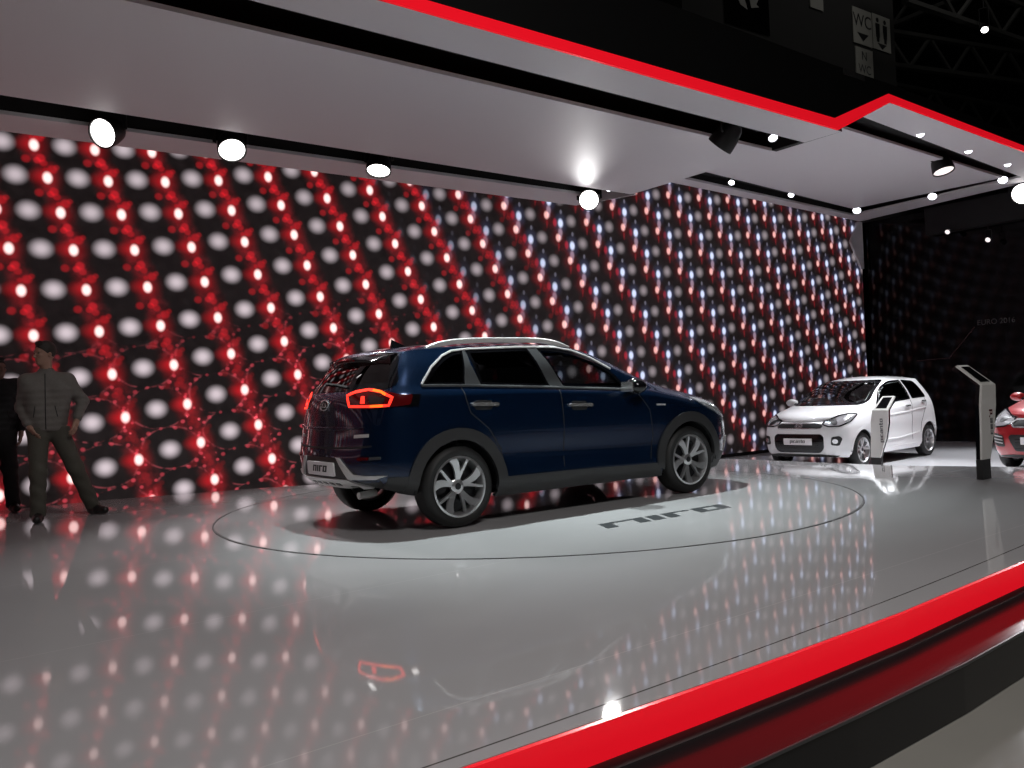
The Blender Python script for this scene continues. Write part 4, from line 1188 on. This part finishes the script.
def spot_lamp(name, loc, aim, r, length, lens, label, group=None, top=None):
    loc = Vector(loc); d = (Vector(aim)-loc).normalized()
    root = empty(name, loc); tag(root, label, 'spotlight', group)
    q = d.to_track_quat('-Z', 'Y').to_matrix().to_4x4()
    MB().lathe([(r*.55, length), (r*.80, length*.86), (r*1.0, length*.45), (r*1.08, .02), (r*1.08, -.012), (r*.98, -.012), (r*.96, .012)], 30, 'z', mat=q).build('housing', M['lamp_black'], root, True, 35)
    MB().lathe([(0, .004), (r*.97, .006), (r*.97, .016), (0, .016)], 30, 'z', mat=q).build('lens', lens, root, True, 35)
    if top:
        y = MB(); dz = top-loc.z
        up = q @ Vector((0, 0, length*.55))
        x = (q @ Vector((1, 0, 0))); x.z = 0; x.normalize()
        for s_ in (1, -1):
            y.tube([up+x*s_*r*1.05, up+x*s_*r*1.2, up+x*s_*r*1.2+Vector((0, 0, max(.02, (dz-up.z)*.6)))], r*.12, 6)
        t = Vector((up.x, up.y, up.z+max(.02, (dz-up.z)*.6)))
        y.tube([t-x*r*1.2, t+x*r*1.2], r*.12, 6); y.tube([t, Vector((up.x, up.y, dz))], r*.16, 8)
        y.build('bracket', M['lamp_black'], root, True, 40)
    return root

def spot_light(loc, aim, power, angle, blend=.5, size=.1, color=(1, .97, .94)):
    L = bpy.data.lights.new('spot_beam', 'SPOT'); L.energy = power; L.spot_size = math.radians(angle); L.spot_blend = blend; L.shadow_soft_size = size; L.color = color
    o = bpy.data.objects.new('spot_beam', L); COL.objects.link(o)
    o.location = loc; o.rotation_euler = (Vector(aim)-Vector(loc)).to_track_quat('-Z', 'Y').to_euler()
    return o
def area_light(loc, aim, power, sx, sy, color=(1, .96, .94)):
    L = bpy.data.lights.new('hall_fill_light', 'AREA'); L.shape = 'RECTANGLE'; L.size = sx; L.size_y = sy; L.energy = power; L.color = color
    o = bpy.data.objects.new('hall_fill_light', L); COL.objects.link(o)
    o.location = loc; o.rotation_euler = (Vector(aim)-Vector(loc)).to_track_quat('-Z', 'Y').to_euler()
    return o

# ------------------------------------------------------------------ information stands
def info_stand(loc, yaw, label, word, red_tail=False):
    root = empty('information_stand', loc, yaw); tag(root, label, 'information stand')
    W0 = [(.20, -.085, .085, 0), (.34, -.078, .13, 0), (.50, -.065, .195, 0), (.74, -.058, .245, 0), (.94, -.02, .255, 0), (1.15, .0, .215, .25)]
    W0 = [(z, a-.085, b-.085, y) for z, a, b, y in W0]
    def shell(y0, y1, ins, name, m, i0=0):
        V = []; F = []
        rows = W0[i0:]
        for z, a, b, y in rows: V += [(a+ins, y+y0, z), (b-ins, y+y0, z), (b-ins, y+y1, z-(.04 if y > 0 else 0)*(y1/.065)), (a+ins, y+y1, z-(.04 if y > 0 else 0)*(y1/.065))]
        n = len(rows)
        for i in range(n-1):
            for k in range(4): F.append((i*4+k, i*4+(k+1) % 4, i*4+4+(k+1) % 4, i*4+4+k))
        F += [(3, 2, 1, 0), tuple(range((n-1)*4, n*4))]
        bm = bmesh.new(); bv = [bm.verts.new(v) for v in V]
        for f in F: bm.faces.new([bv[i] for i in f])
        return put_bm(name, bm, m, root)
    shell(0, .022, 0, 'front_panel', M['stand_white'])
    shell(.024, .065, .004, 'back_panel', M['gloss_black'])
    MB().box((-.17, .004, 0), (.0, .065, .198)).build('foot', M['black_plastic'], root, bevel=.004)
    # screen let into the sloping top
    z0, a0, b0, y0 = W0[-2]; z1, a1, b1, y1 = W0[-1]
    def sl(s_, t): return Vector((a0+(a1-a0)*t+((b0+(b1-b0)*t)-(a0+(a1-a0)*t))*s_, y0+(y1-y0)*t, z0+(z1-z0)*t))
    nrm = Vector((0, -(z1-z0), (y1-y0))).normalized()
    c = [sl(.16, .14), sl(.84, .14), sl(.84, .90), sl(.16, .90)]
    V = [p+nrm*.006 for p in c]+[p-nrm*.004 for p in c]
    put('screen', V, [(0, 1, 2, 3)]+[(i, i+4, (i+1) % 4+4, (i+1) % 4) for i in range(4)], M['gloss_black'], root)
    # word running up the panel
    x0 = 0.0
    for k, ch in enumerate(word):
        polys, tw = letters(ch, .045, .013, 0)
        V = []; F = []
        for P in polys:
            n0 = len(V)
            for yy in (-.003, .004):
                for (x, y) in P: V.append((.155-.085-y, yy, .44+(x0+x)*1.2))
            F += [(n0, n0+1, n0+2, n0+3)]+[(n0+i, n0+(i+1) % 4, n0+4+(i+1) % 4, n0+4+i) for i in range(4)]
        x0 += tw+.008
        put('letter', V, F, M['tail_red'] if red_tail and k > 2 else M['pillar_grey'], root)
    return root
# ------------------------------------------------------------------ setting
M['stand_white'] = pbr('stand white', (.62, .61, .58), .4)
M['floor'] = floor_material(); M['floor_disc'] = M['floor']
M['outer_floor'] = pbr('hall floor', OUTER_COL, .5, 0, 1.0, .08, spec=0, noise=.06, noise_scale=2)
M['screen'] = screen_material()
M['soffit'] = pbr('white soffit', (.72, .70, .72), .6)
M['fascia'] = pbr('black fascia', (.0025, .0025, .0025), .6, spec=.15)
M['recess'] = pbr('black recess', (.004, .004, .004), .7)
M['red_light'] = emit_mat('red light band', (.55, .004, .011), 1.0)
M['hall_dark'] = pbr('hall steel', (.06, .06, .055), .7)
M['hall_wall'] = pbr('hall wall', (.035, .035, .033), .8, noise=.2, noise_scale=.4)
M['dark_wall'] = pbr('dark glossy wall', (.0022, .0020, .0021), .09, spec=.20)
M['sign_white'] = pbr('sign white', (.45, .45, .40), .6)
M['sign_grey'] = pbr('dim grey lettering', (.055, .053, .052), .5)
M['dim_line'] = pbr('dim red line', (.045, .02, .02), .4)

def slab(name, poly, z0, z1, m):
    o = stand(MB().prism(poly, z0, z1).build(name, m)); return structure(o)

# hall floor and the raised stage
structure(stand(MB().box((-14, -14, -.5), (60, 40, -.4)).build('floor', M['outer_floor'])))
structure(stand(MB().box((9.4, -1.5, -.41), (18.6, 11.47, -.397)).build('floor_far_patch', M['white_floor'])))  # separate patch beyond the stage, paler than the hall floor
front = [(-9, 1.72), (-4, 1.96), (0, 2.145), (1.36, 2.18), (2.35, 2.185), (2.91, 2.195), (3.75, 2.225), (5.22, 2.34), (7.2, 2.62), (9.2, 3.02), (10.45, 3.35)]
right = [(10.23, 4.53), (9.80, 5.84), (9.71, 7.87), (9.66, 8.26)]
rear = [(3.91, 10.94), (3.04, 11.16), (2.21, 11.42), (-9, 11.42)]
slab('floor_stage', front+right+rear, -.398, 0.0, M['floor'])
# red light band below the stage edge, then the black plinth
def offset(path, d):
    P = np.array(path, float); out = []
    for i in range(len(P)):
        t = P[min(i+1, len(P)-1)]-P[max(i-1, 0)]; t /= np.linalg.norm(t); out.append(tuple(P[i]+np.array([t[1], -t[0]])*d))
    return out
def strip(path, d0, d1, z0, z1, name, m):
    a = offset(path, d0); b = offset(path, d1); return slab(name, a+b[::-1], z0, z1, m)
strip(front, .002, .022, -.128, -.002, 'trim_1', M['red_light'])
strip(front, .0, .27, -.396, -.180, 'trim_2', M['plinth'] if 'plinth' in M else pbr('plinth gloss black', (.012, .012, .013), .12, spec=.6))
strip(front, .268, .276, -.19, -.178, 'trim_3', M['pillar_grey'])
# turntable
tt = empty('turntable', W(5.28, 6.958, 0.0), TH)
tag(tt, 'round glossy white turntable with dark model lettering under the blue crossover', 'turntable')
MB().lathe([(0, .004), (3.03, .004), (3.03, .0005), (0, .0005)], 160, 'z').build('disc', M['floor_disc'], tt, True, 20)
MB().lathe([(3.036, .0042), (3.050, .0042), (3.050, .0005), (3.036, .0005)], 160, 'z', closed=True).build('edge_ring', M['gap'], tt, True, 20)
for ch, quads in (('n', [(4.49, .0, 4.61, .21), (4.61, .165, 4.84, .21), (4.84, .0, 4.96, .21)]), ('i', [(5.0, 0, 5.13, .21)]), ('r', [(5.18, 0, 5.30, .21), (5.30, .165, 5.50, .21)]), ('o', [(5.54, 0, 5.66, .21), (5.80, 0, 5.92, .21), (5.66, .165, 5.80, .21), (5.66, 0, 5.80, .045)])):
    lt = MB()
    for a, b_, c_, d_ in quads: lt.prism([(x+y*.43-5.28, y+5.02-6.958) for x, y in ((a, b_), (c_, b_), (c_, d_), (a, d_))], .0045, .006)
    lt.build('floor_letter', M['floor_ink'], tt)
# video wall
nu, nz_ = 150, 40
us = np.linspace(-6, 18.48, nu); zs = np.linspace(-.33, 5.5, nz_)
V = []; F = []; A = {k: [] for k in ('lat_c', 'lat_r', 'ec_s', 'ec_z', 'er_s', 'er_z')}
for i, u in enumerate(us):
    for j, z in enumerate(zs):
        V.append((u, 11.5, z)); c, r = lattice(u, min(z, 4.7)); e = 1e-3
        ue = min(max(u, -.2), 18.9); ze = min(max(z, -.3), 4.7)
        c1, r1 = lattice(ue+e, ze); c0, r0 = lattice(ue-e, ze); c3, r3 = lattice(ue, ze+e); c2, r2 = lattice(ue, ze-e)
        Jm = np.array([[(c1-c0)/(2*e), (c3-c2)/(2*e)], [(r1-r0)/(2*e), (r3-r2)/(2*e)]]); Ji = np.linalg.inv(Jm)
        if z > 4.7: c += (z-4.7)*Jm[0, 1]; r += (z-4.7)*Jm[1, 1]
        if u < -.2: c += (u+.2)*Jm[0, 0]; r += (u+.2)*Jm[1, 0]
        for k, x in zip(A, (c, r, Ji[0, 0], Ji[1, 0], Ji[0, 1], Ji[1, 1])): A[k].append(x)
for i in range(nu-1):
    for j in range(nz_-1): F.append((i*nz_+j, (i+1)*nz_+j, (i+1)*nz_+j+1, i*nz_+j+1))
vw = empty('video_wall', W(6.2, 11.5, -.4), TH)
tag(vw, 'huge video wall of black glass balls with red and white lights behind the stage', 'video wall')
off = Vector((6.2, 11.5, -.4))
scr = put('screen', [Vector(v)-off for v in V], F, M['screen'], vw)
for k, x in A.items():
    at = scr.data.attributes.new(k, 'FLOAT', 'POINT'); at.data.foreach_set('value', x)
MB().box(tuple(Vector((-6, 11.52, -.39))-off), tuple(Vector((18.48, 11.75, 5.5))-off)).build('cabinet', M['recess'], vw)
MB().box(tuple(Vector((-6, 11.47, -.395))-off), tuple(Vector((18.48, 11.515, -.33))-off)).build('plinth', M['gloss_black'], vw)
# white angular fin at the screen's end
fin = MB(); P = [(18.30, 4.62), (18.47, 4.62), (18.47, 3.55), (18.36, 3.55), (17.98, 4.15)]
fin.v = [(u, 11.44, z) for u, z in P]+[(u, 11.49, z) for u, z in P]; n = len(P)
fin.f = [tuple(range(n)), tuple(range(n, 2*n))[::-1]]+[(i, (i+1) % n, n+(i+1) % n, n+i) for i in range(n)]
fo = stand(fin.build('wall_panel', M['soffit'])); tag(fo, 'white angular panel at the right end of the video wall', 'wall panel')
# dark wall on the right, square to the screen
structure(stand(MB().box((18.6, -4, -.4), (18.8, 11.75, 4.62)).build('wall_right', M['dark_wall'])))
structure(stand(MB().box((18.35, -4, 4.05), (18.6, 9.9, 4.62)).build('trim_8', M['recess'])))
ws_ = empty('wall_lettering', W(18.59, 8.64, 2.08), TH); tag(ws_, 'dim grey lettering reading EURO 2016 on the dark right wall', 'lettering')
text_obj('letters', 'EURO 2016', .155, M['sign_grey'], ws_, Matrix.Rotation(-PI/2, 4, 'Z') @ Matrix.Rotation(PI/2, 4, 'X'))
ln = MB(); ln.tube([(18.585, 10.36, 1.36), (18.585, 9.63, 1.39), (18.585, 9.07, 2.0)], .012, 6)
lo_ = stand(ln.build('light_line', M['dim_line'])); tag(lo_, 'thin dim bent line on the dark right wall', 'line')

# ------------------------------------------------------------------ canopy: low left raft
ZL, ZR = 4.10, 4.65
def lin(p, q):
    k = (q[1]-p[1])/(q[0]-p[0]); return lambda u: p[1]+k*(u-p[0])
Lf = [lin(*x) for x in (((3.15, 5.88), (9.5, 6.22)), ((2.34, 6.36), (9.38, 6.74)), ((1.54, 6.82), (9.65, 7.22)), ((1.03, 9.44), (9.78, 9.94)), ((1.1, 10.04), (8.74, 10.28)), ((1.16, 10.65), (9.3, 10.94)))]
u0, u1 = -7, 9.7
def quad(fa, fb, a=u0, b=u1): return [(a, fa(a)), (b, fa(b)), (b, fb(b)), (a, fb(a))]
slab('ceiling_front_strip', quad(Lf[0], Lf[1]), ZL, ZL+.04, M['soffit'])
slab('ceiling_main_panel', quad(Lf[2], Lf[3]), ZL, ZL+.04, M['soffit'])
slab('ceiling_rear_strip', quad(Lf[4], Lf[5], u0, 9.4), ZL, ZL+.04, M['soffit'])
slab('ceiling_slot_back', [(u0, Lf[4](u0)+.02), (9.4, Lf[4](9.4)+.02), (9.4, Lf[4](9.4)+.06), (u0, Lf[4](u0)+.06)], ZL+.041, ZL+.319, M['recess'])
slab('ceiling_left', quad(Lf[0], Lf[5], u0, u1), ZL+.32, ZL+.50, M['recess'])
slab('ceiling_slot_end_front', [(9.62, Lf[0](9.6)), (9.72, Lf[0](9.7)), (9.74, Lf[2](9.7)), (9.64, Lf[2](9.6))], ZL+.005, ZL+.32, M['recess'])
slab('ceiling_slot_end_rear', [(9.40, Lf[5](9.4)), (9.42, Lf[5](9.4)), (9.80, Lf[3](9.78)), (9.76, Lf[3](9.76))], ZL, ZL+.32, M['soffit'])
# right canopy, half a metre higher
Rf = [lin(*x) for x in (((10.9, 6.26), (15.5, 6.60)), ((11.27, 6.82), (17.7, 7.60)), ((11.4, 7.30), (16.9, 7.62)), ((11.45, 9.93), (16.7, 10.66)), ((11.64, 10.45), (17.5, 11.12)), ((12.1, 10.8), (18.5, 11.5)))]
Rf[1] = lin((11.27, 6.81), (17.53, 7.50)); Rf[2] = lin((11.45, 7.26), (17.02, 7.68))
r0, r1 = 9.75, 18.3
slab('ceiling_front_strip', quad(Rf[0], Rf[1], 10.3, r1), ZR, ZR+.04, M['soffit'])
slab('ceiling_right_panel', [(r0, Rf[2](r0)), (17.05, Rf[2](17.05)), (16.95, Rf[3](16.95)), (r0, Rf[3](r0))], ZR, ZR+.04, M['soffit'])
slab('ceiling_rear_strip', quad(Rf[4], Rf[5], r0, 18.47), ZR, ZR+.04, M['soffit'])
slab('ceiling_end_strip', [(17.36, Rf[1](17.4)), (r1-.35, Rf[1](18)), (18.47, Rf[5](18.47)), (17.62, Rf[4](17.6))], ZR+.001, ZR+.041, M['soffit'])
slab('ceiling_slot_back', [(r0, Rf[4](r0)+.02), (18.3, Rf[4](18.3)+.02), (18.3, Rf[4](18.3)+.06), (r0, Rf[4](r0)+.06)], ZR+.041, ZR+.159, M['recess'])
slab('ceiling_right', quad(Rf[0], Rf[5], r0, 18.47), ZR+.16, ZR+.23, M['recess'])
# black fascia and its red line
def fascia_poly():
    return [(-7, ZL+.10), (9.72, ZL+.10), (10.92, ZR+.10), (19, ZR+.10), (19, ZR+.24), (-7, ZR+.24)]
fl = lambda u: (Lf[0](u) if u < 9.6 else (Rf[0](u) if u > 10.9 else Lf[0](9.6)+(Rf[0](10.9)-Lf[0](9.6))*(u-9.6)/1.3))
def wall_strip(name, pts_low, pts_high, m, d0, d1):
    V = []; F = []; n = len(pts_low)
    for (u, z) in pts_low: V += [(u, fl(u)-d0, z), (u, fl(u)-d1, z)]
    for (u, z) in pts_high: V += [(u, fl(u)-d0, z), (u, fl(u)-d1, z)]
    k = 2*n
    for i in range(n-1):
        a, b = 2*i, 2*i+2
        F += [(a, b, k+b, k+a), (a+1, k+a+1, k+b+1, b+1), (a, a+1, b+1, b), (k+a, k+b, k+b+1, k+a+1)]
    F += [(0, k, k+1, 1), (2*n-2, 2*n-1, k+2*n-1, k+2*n-2)]
    bm = bmesh.new(); bv = [bm.verts.new(v) for v in V]
    for f in F: bm.faces.new([bv[i] for i in f])
    return structure(stand(put_bm(name, bm, m)))
uu = [-7, -2, 3.15, 9.60, 10.86, 11.2, 15.5, 19]
zlow = [ZL, ZL, ZL, ZL, ZR, ZR, ZR, ZR]
zr = [z+.095 for z in zlow]; zr[3] += .035; zr[4] += .005
us2 = list(uu); us2[3] = 9.52; us2[4] = 10.80
wall_strip('trim_4', list(zip(uu, zlow)), list(zip(us2, zr)), M['red_light'], .0, .03)
wall_strip('trim_5', list(zip(us2, [z+.001 for z in zr])), [(u, ZR+.235) for u in us2], M['fascia'], -.02, .03)
# cheek closing the step between both canopies
slab('trim_6', [(9.70, Lf[0](9.6)+.03), (9.75, Lf[0](9.6)+.03), (9.75, Lf[5](9.6)), (9.70, Lf[5](9.6))], ZL+.045, ZR+.23, M['recess'])
slab('trim_7', [(9.6, fl(9.6)+.03), (10.9, fl(10.9)+.03), (10.9, fl(10.9)+.25), (9.6, fl(9.6)+.25)], ZR+.045, ZR+.235, M['recess'])

# ------------------------------------------------------------------ lamps
aim_l = [(-4.5, 4.5), (2.7, 6.6), (4.3, 8.9), (.9, 2.0)]
for (u, v), aim, lb in zip(((2.01, 9.98), (3.38, 10.0), (5.29, 10.08), (9.0, 10.25)), aim_l, ('big round white spotlight over the standing man, leftmost under the low ceiling', 'big round white spotlight, second from the left under the low ceiling', 'big round white spotlight above the tail of the blue crossover', 'big round white spotlight beside the corner of the low ceiling')):
    spot_lamp('spotlight', W(u, v-.1, 3.99), W(aim[0], aim[1], .2), .150, .26, LENS, lb, 'big spotlights in the rear ceiling slot', ZL+.32)
spot_lamp('spotlight', W(8.30, 6.95, 3.93), W(7.6, 9.6, 1.2), .15, .30, LENS, 'black spotlight turned away, below the end of the front ceiling slot', None, ZL+.32)
spot_lamp('spotlight', W(14.68, 7.55, 4.48), W(14.3, 6.25, 0), .165, .32, LENS_WARM, 'big pale spotlight hanging in the front slot of the higher ceiling', None, ZR+.16)
spot_lamp('spotlight', W(17.95, 7.72, 4.45), W(8, 4.5, 0), .20, .34, LENS, 'big white spotlight cut by the right edge of the photo', None, ZR+.16)
small = [(9.20, 6.86, ZL+.02, 'slim lit spotlight in the end of the front slot of the low ceiling'),
 (9.25, 9.95, ZL+.05, 'tiny spotlight right beside the fourth big round spotlight'),
 (12.71, 6.86, ZR+.0, 'small spotlight in the front slot, left of the big pale lamp'),
 (14.42, 7.0, ZR+.0, 'small spotlight in the front slot, just right of the big pale lamp'),
 (16.02, 7.12, ZR+.0, 'small spotlight in the front slot, near its right end'),
 (17.15, 7.72, ZR-.02, 'small bright spotlight in the right front corner of the higher ceiling slot'),
 (12.50, 10.25, ZR+.0, 'small spotlight at the left end of the rear slot of the higher ceiling'),
 (14.45, 10.42, ZR+.0, 'small spotlight in the middle of the rear slot of the higher ceiling'),
 (17.10, 10.70, ZR-.02, 'small bright spotlight in the far corner of the higher ceiling slot'),
 (17.30, 9.15, ZR-.02, 'small bright spotlight midway along the end slot of the higher ceiling')]
for i, (u, v, z, lb) in enumerate(small):
    big = i in (5, 8, 9)
    spot_lamp('spotlight', W(u, v, z), W(u-4.5, v-2.0, 0) if i > 1 else W(u-2.5, v-3.0, 0), .085 if big else .058, .14, LENS_SMALL, lb, 'small spotlights in the ceiling slots', ZR+.16 if i > 1 else ZL+.32)
for (v, z, lb) in ((9.37, 4.02, 'tiny pinkish spotlight on the dark right wall'), (8.56, 3.72, 'tiny faint spotlight on the dark right wall, nearer the edge')):
    spot_lamp('spotlight', W(18.25, v, z), W(14, v-.8, 2.2), .05, .11, LENS_WARM, lb, 'tiny spotlights by the dark wall', 4.06)

# ------------------------------------------------------------------ hall behind
structure(stand(MB().box((15.6, 14.0, -.4), (24.75, 14.6, 16)).build('wall_back', M['hall_dark_wall'])))
structure(stand(MB().box((24.0, 34, -.4), (75, 34.5, 24)).build('wall_far', M['hall_wall'])))
structure(stand(MB().box((70, -14, -.4), (70.5, 34, 24)).build('wall_end', M['hall_wall'])))
structure(stand(MB().box((10, -14, 19), (70, 34, 19.3)).build('ceiling', M['hall_wall'])))
def sign(name, u0, u1, z0, z1, label):
    r = empty(name, W((u0+u1)/2, 13.99, z0), TH); tag(r, label, 'sign')
    w = (u1-u0)/2; MB().box((-w, -.03, 0), (w, 0, z1-z0)).build('panel', M['sign_white'], r)
    return r
def flat(r, polys, m, y=-.034, name='symbol'):
    mb = MB()
    for P in polys:
        n = len(P); mb.add([(x, y, z) for x, z in P]+[(x, y+.006, z) for x, z in P], [tuple(range(n)), tuple(range(n, 2*n))[::-1]]+[(i, n+i, n+(i+1) % n, (i+1) % n) for i in range(n)])
    return mb.build(name, m, r)
RX = Matrix.Rotation(PI/2, 4, 'X')
s1 = sign('toilet_sign', 22.56, 23.50, 10.50, 11.52, 'white toilet sign reading WC with an arrow, high on the dark hall wall')
text_obj('letters', 'WC', .52, M['ink'], s1, Matrix.Translation((0, -.032, .66)) @ RX)
flat(s1, [[(-.28, .32), (0, .10), (.28, .32)]], M['ink'], name='arrow')
s2 = sign('toilet_sign', 23.54, 24.46, 10.52, 11.54, 'white sign with two standing figures and an arrow, right of the WC sign')
for x in (-.20, .18):
    circ = [(x+.07*math.cos(a), .86+.07*math.sin(a)) for a in np.linspace(0, 2*PI, 14, endpoint=False)]
    flat(s2, [circ, [(x-.11, .76), (x-.09, .36), (x+.09, .36), (x+.11, .76)], [(x-.07, .36), (x-.06, .22), (x+.06, .22), (x+.07, .36)]], M['ink'], name='figure')
flat(s2, [[(-.24, .19), (0, .03), (.24, .19)]], M['ink'], name='arrow')
s3 = sign('direction_sign', 22.62, 23.48, 9.55, 10.40, 'small white sign with two lines of letters below the WC sign')
text_obj('letters', 'N', .36, M['pillar_grey'], s3, Matrix.Translation((0, -.032, .62)) @ RX)
text_obj('letters', 'WC', .36, M['pillar_grey'], s3, Matrix.Translation((0, -.032, .24)) @ RX)
s4 = sign('direction_sign', 20.60, 21.18, 11.05, 11.8, 'small white sign cut by the top edge of the photo')
r5 = empty('recycling_sign', W(17.95, 13.99, 10.0), TH); tag(r5, 'dark sign with three pale recycling arrows at the top of the hall wall', 'sign')
MB().box((-.85, -.03, -.1), (.85, 0, 1.75)).build('panel', M['gloss_black'], r5)
def recycle():
    out = []
    for k in range(3):
        a = math.radians(90+120*k); c, s_ = math.cos(a), math.sin(a)
        P = [(-.30, .22), (.05, .22), (.05, .10), (.30, .34), (.05, .58), (.05, .46), (-.22, .46), (-.44, .26)]
        out.append([((x*.9)*s_+(z*.95)*c, .85-((x*.9)*c)+(z*.95)*s_) for x, z in P])
    return out
flat(r5, recycle(), M['sign_white'], name='arrows')
def beam(a, b, r, label):
    a, b = Vector(a), Vector(b); mb = MB()
    d = (b-a); n = max(4, int(d.length/1.2)); up = Vector((0, 0, 1.1))
    for o in (Vector((0, 0, 0)), up): mb.tube([a+o, b+o], r, 6)
    for i in range(n):
        p = a+d*(i/n); q = a+d*((i+1)/n); mb.tube([p+(up if i % 2 else Vector()), q+(Vector() if i % 2 else up)], r*.6, 5)
    o = mb.build('roof_truss', M['hall_dark'], None, True, 40); tag(o, label, 'truss', 'steel trusses under the hall roof'); return o
beam(W(22.9, 12.6, 11.2), W(38, 12.0, 11.4), .12, 'dark steel roof truss at the top right, nearest of the row')
beam(W(25.5, 15.5, 11.0), W(45, 14.2, 12.6), .12, 'dark steel roof truss at the top right, behind the small bright lamp')
beam(W(27.5, 19.5, 11.5), W(52, 17.5, 12.0), .12, 'dark steel roof truss at the top right, farthest of the row')
beam(W(26.2, 10, 12.2), W(27.0, 30, 12.0), .10, 'dark steel roof truss crossing the others beside the hall wall')
hl = spot_lamp('hall_lamp', W(26.29, 12.13, 10.95), W(18, 8, 2), .10, .25, LENS, 'small bright hall lamp among the roof trusses', None, 12.0)

# ------------------------------------------------------------------ stands, cars, people
info_stand(W(9.03, 4.31, 0), TH, 'white and black information stand with a sloping top, on the stage at right', "cee'd", True)
info_stand(W(12.62, 7.70, -.4), TH-math.radians(94), 'white information stand in front of the white hatchback', 'picanto')
crossover((-.976, 7.778, .006), .62839)
hatchback('car', (6.964, 16.385, -.4), -2.43, M['white_paint'], 'white small hatchback facing left, parked beyond the stage', 'plain')
hatchback('car', (9.9, 14.1, -.4), RED_YAW, M['red_paint'], 'red hatchback cut by the right edge of the photo', 'sporty')
YAW = .4817
J1 = dict(head=(.005, .03, 1.665), neck=(.015, .045, 1.475), shL=(-.160, .02, 1.395), shR=(.200, .07, 1.395), elL=(-.215, .11, 1.14), wrL=(-.160, .0, .965), hdL=(-.125, -.03, .90), pnL=(1, .2, 0),
          elR=(.335, .13, 1.18), wrR=(.275, .0, 1.005), hdR=(.245, -.035, .91), pnR=(-1, .5, 0), hipL=(-.075, .06, .905), hipR=(.095, .09, .905), knL=(-.09, .0, .49), anL=(-.105, .02, .09), toeL=(-.115, -.16, .03),
          knR=(.245, .16, .50), anR=(.40, .34, .09), toeR=(.50, .19, .03), front=(-.12, -.99, 0))
person((-4.633, 8.685, 0.001), YAW, J1, math.radians(-90-58), dict(skin=(.30, .17, .12), hair=(.02, .014, .01), jacket=(.115, .105, .095), trousers=(.062, .058, .045), shoes=(.008, .008, .008)), 'man in a grey zipped jacket and dark trousers standing with legs apart')
J2 = dict(head=(.02, .0, 1.585), neck=(.0, .02, 1.43), shL=(-.19, .02, 1.40), shR=(.19, .02, 1.40), elL=(-.25, .05, 1.12), wrL=(-.24, -.02, .90), hdL=(-.235, -.04, .80), pnL=(1, .1, 0),
          elR=(.245, .05, 1.12), wrR=(.225, -.03, .90), hdR=(.215, -.05, .80), pnR=(-1, .1, 0), hipL=(-.085, .03, .89), hipR=(.085, .03, .89), knL=(-.10, .01, .49), anL=(-.11, .03, .09), toeL=(-.13, -.15, .03),
          knR=(.10, .01, .49), anR=(.12, .03, .09), toeR=(.15, -.14, .03), front=(.1, -.99, 0))
person((-5.67, 9.62, 0.001), .53, J2, math.radians(-60), dict(skin=(.22, .12, .09), hair=(.012, .009, .008), jacket=(.006, .006, .007), trousers=(.007, .007, .008), shoes=(.006, .006, .006)), 'person all in black at the left edge of the photo, behind the man in grey')

# ------------------------------------------------------------------ light, world, camera
def lights():
    for (u, v), aim in zip(((2.01, 9.98), (3.38, 10.0), (5.29, 10.08), (9.0, 10.25)), aim_l):
        a = Vector(W(*aim, .0)); l = Vector(W(u, v-.1, 3.99)); d = (a-l).normalized()
        spot_light(l+d*.03, a, P_BIG, 62, .8, .13, (1, .98, .98))
    for u in (3.9, 6.3): spot_light(W(u, 6.80, 4.19), W(u, 5.75, 0), P_KEY, 66, 1.0, .06, (.88, 1, 1))  # two key spots added inside the front slot, no fixtures, brighten the turntable
    spot_light(W(14.6, 7.5, 4.40), W(12.3, 7.6, 0), P_WHITE*1.2, 70, .8, .2, (.94, .96, 1))
    spot_light(W(17.8, 7.7, 4.35), W(14, 7.0, 0), P_WHITE, 80, .8, .2, (.94, .96, 1))
    for i in (2, 3, 4, 6, 7, 9): 
        u, v, z, _ = small[i]; spot_light(W(u-.12, v-.05, z-.10), W(u-2.2, v-1.6, 0) if i < 6 else W(u-2.0, v-2.2, -.4), P_SMALL, 75, .8, .07, (.92, .95, 1))
    for pos, aim, e, sx in HALL: area_light(pos, aim, e, sx, sx)
lights()
for o in bpy.data.objects:
    if o.type == 'LIGHT' and o.name.startswith('hall_fill_light'): pass
w = bpy.data.worlds.new('World'); SC.world = w; w.use_nodes = True
w.node_tree.nodes['Background'].inputs[0].default_value = (.9, .95, 1, 1); w.node_tree.nodes['Background'].inputs[1].default_value = WORLD
cam = bpy.data.cameras.new('camera'); co = bpy.data.objects.new('camera', cam); COL.objects.link(co)
f_, pi_, ro_, h_ = 874.996, .0087392, -.0443899, 1.0828712
cp, sp = math.cos(pi_), math.sin(pi_); c, s = math.cos(ro_), math.sin(ro_)
fw = Vector((0, cp, sp)); u0_ = Vector((0, -sp, cp)); r0_ = Vector((1, 0, 0))
R_ = c*r0_+s*u0_; U_ = -s*r0_+c*u0_
co.matrix_world = Matrix(((R_.x, U_.x, -fw.x, 0), (R_.y, U_.y, -fw.y, 0), (R_.z, U_.z, -fw.z, h_), (0, 0, 0, 1)))
cam.sensor_fit = 'HORIZONTAL'; cam.sensor_width = 36; cam.lens = f_*36/1024; cam.clip_start = .05; cam.clip_end = 300
SC.camera = co
SC.view_settings.view_transform = 'Standard'; SC.view_settings.look = 'None'; SC.view_settings.gamma = 1; SC.view_settings.exposure = 0.0
SC.view_settings.use_curve_mapping = False
SC.cycles.use_denoising = True
SC.cycles.max_bounces = 10; SC.cycles.transparent_max_bounces = 16
SC.cycles.sample_clamp_indirect = 6.0
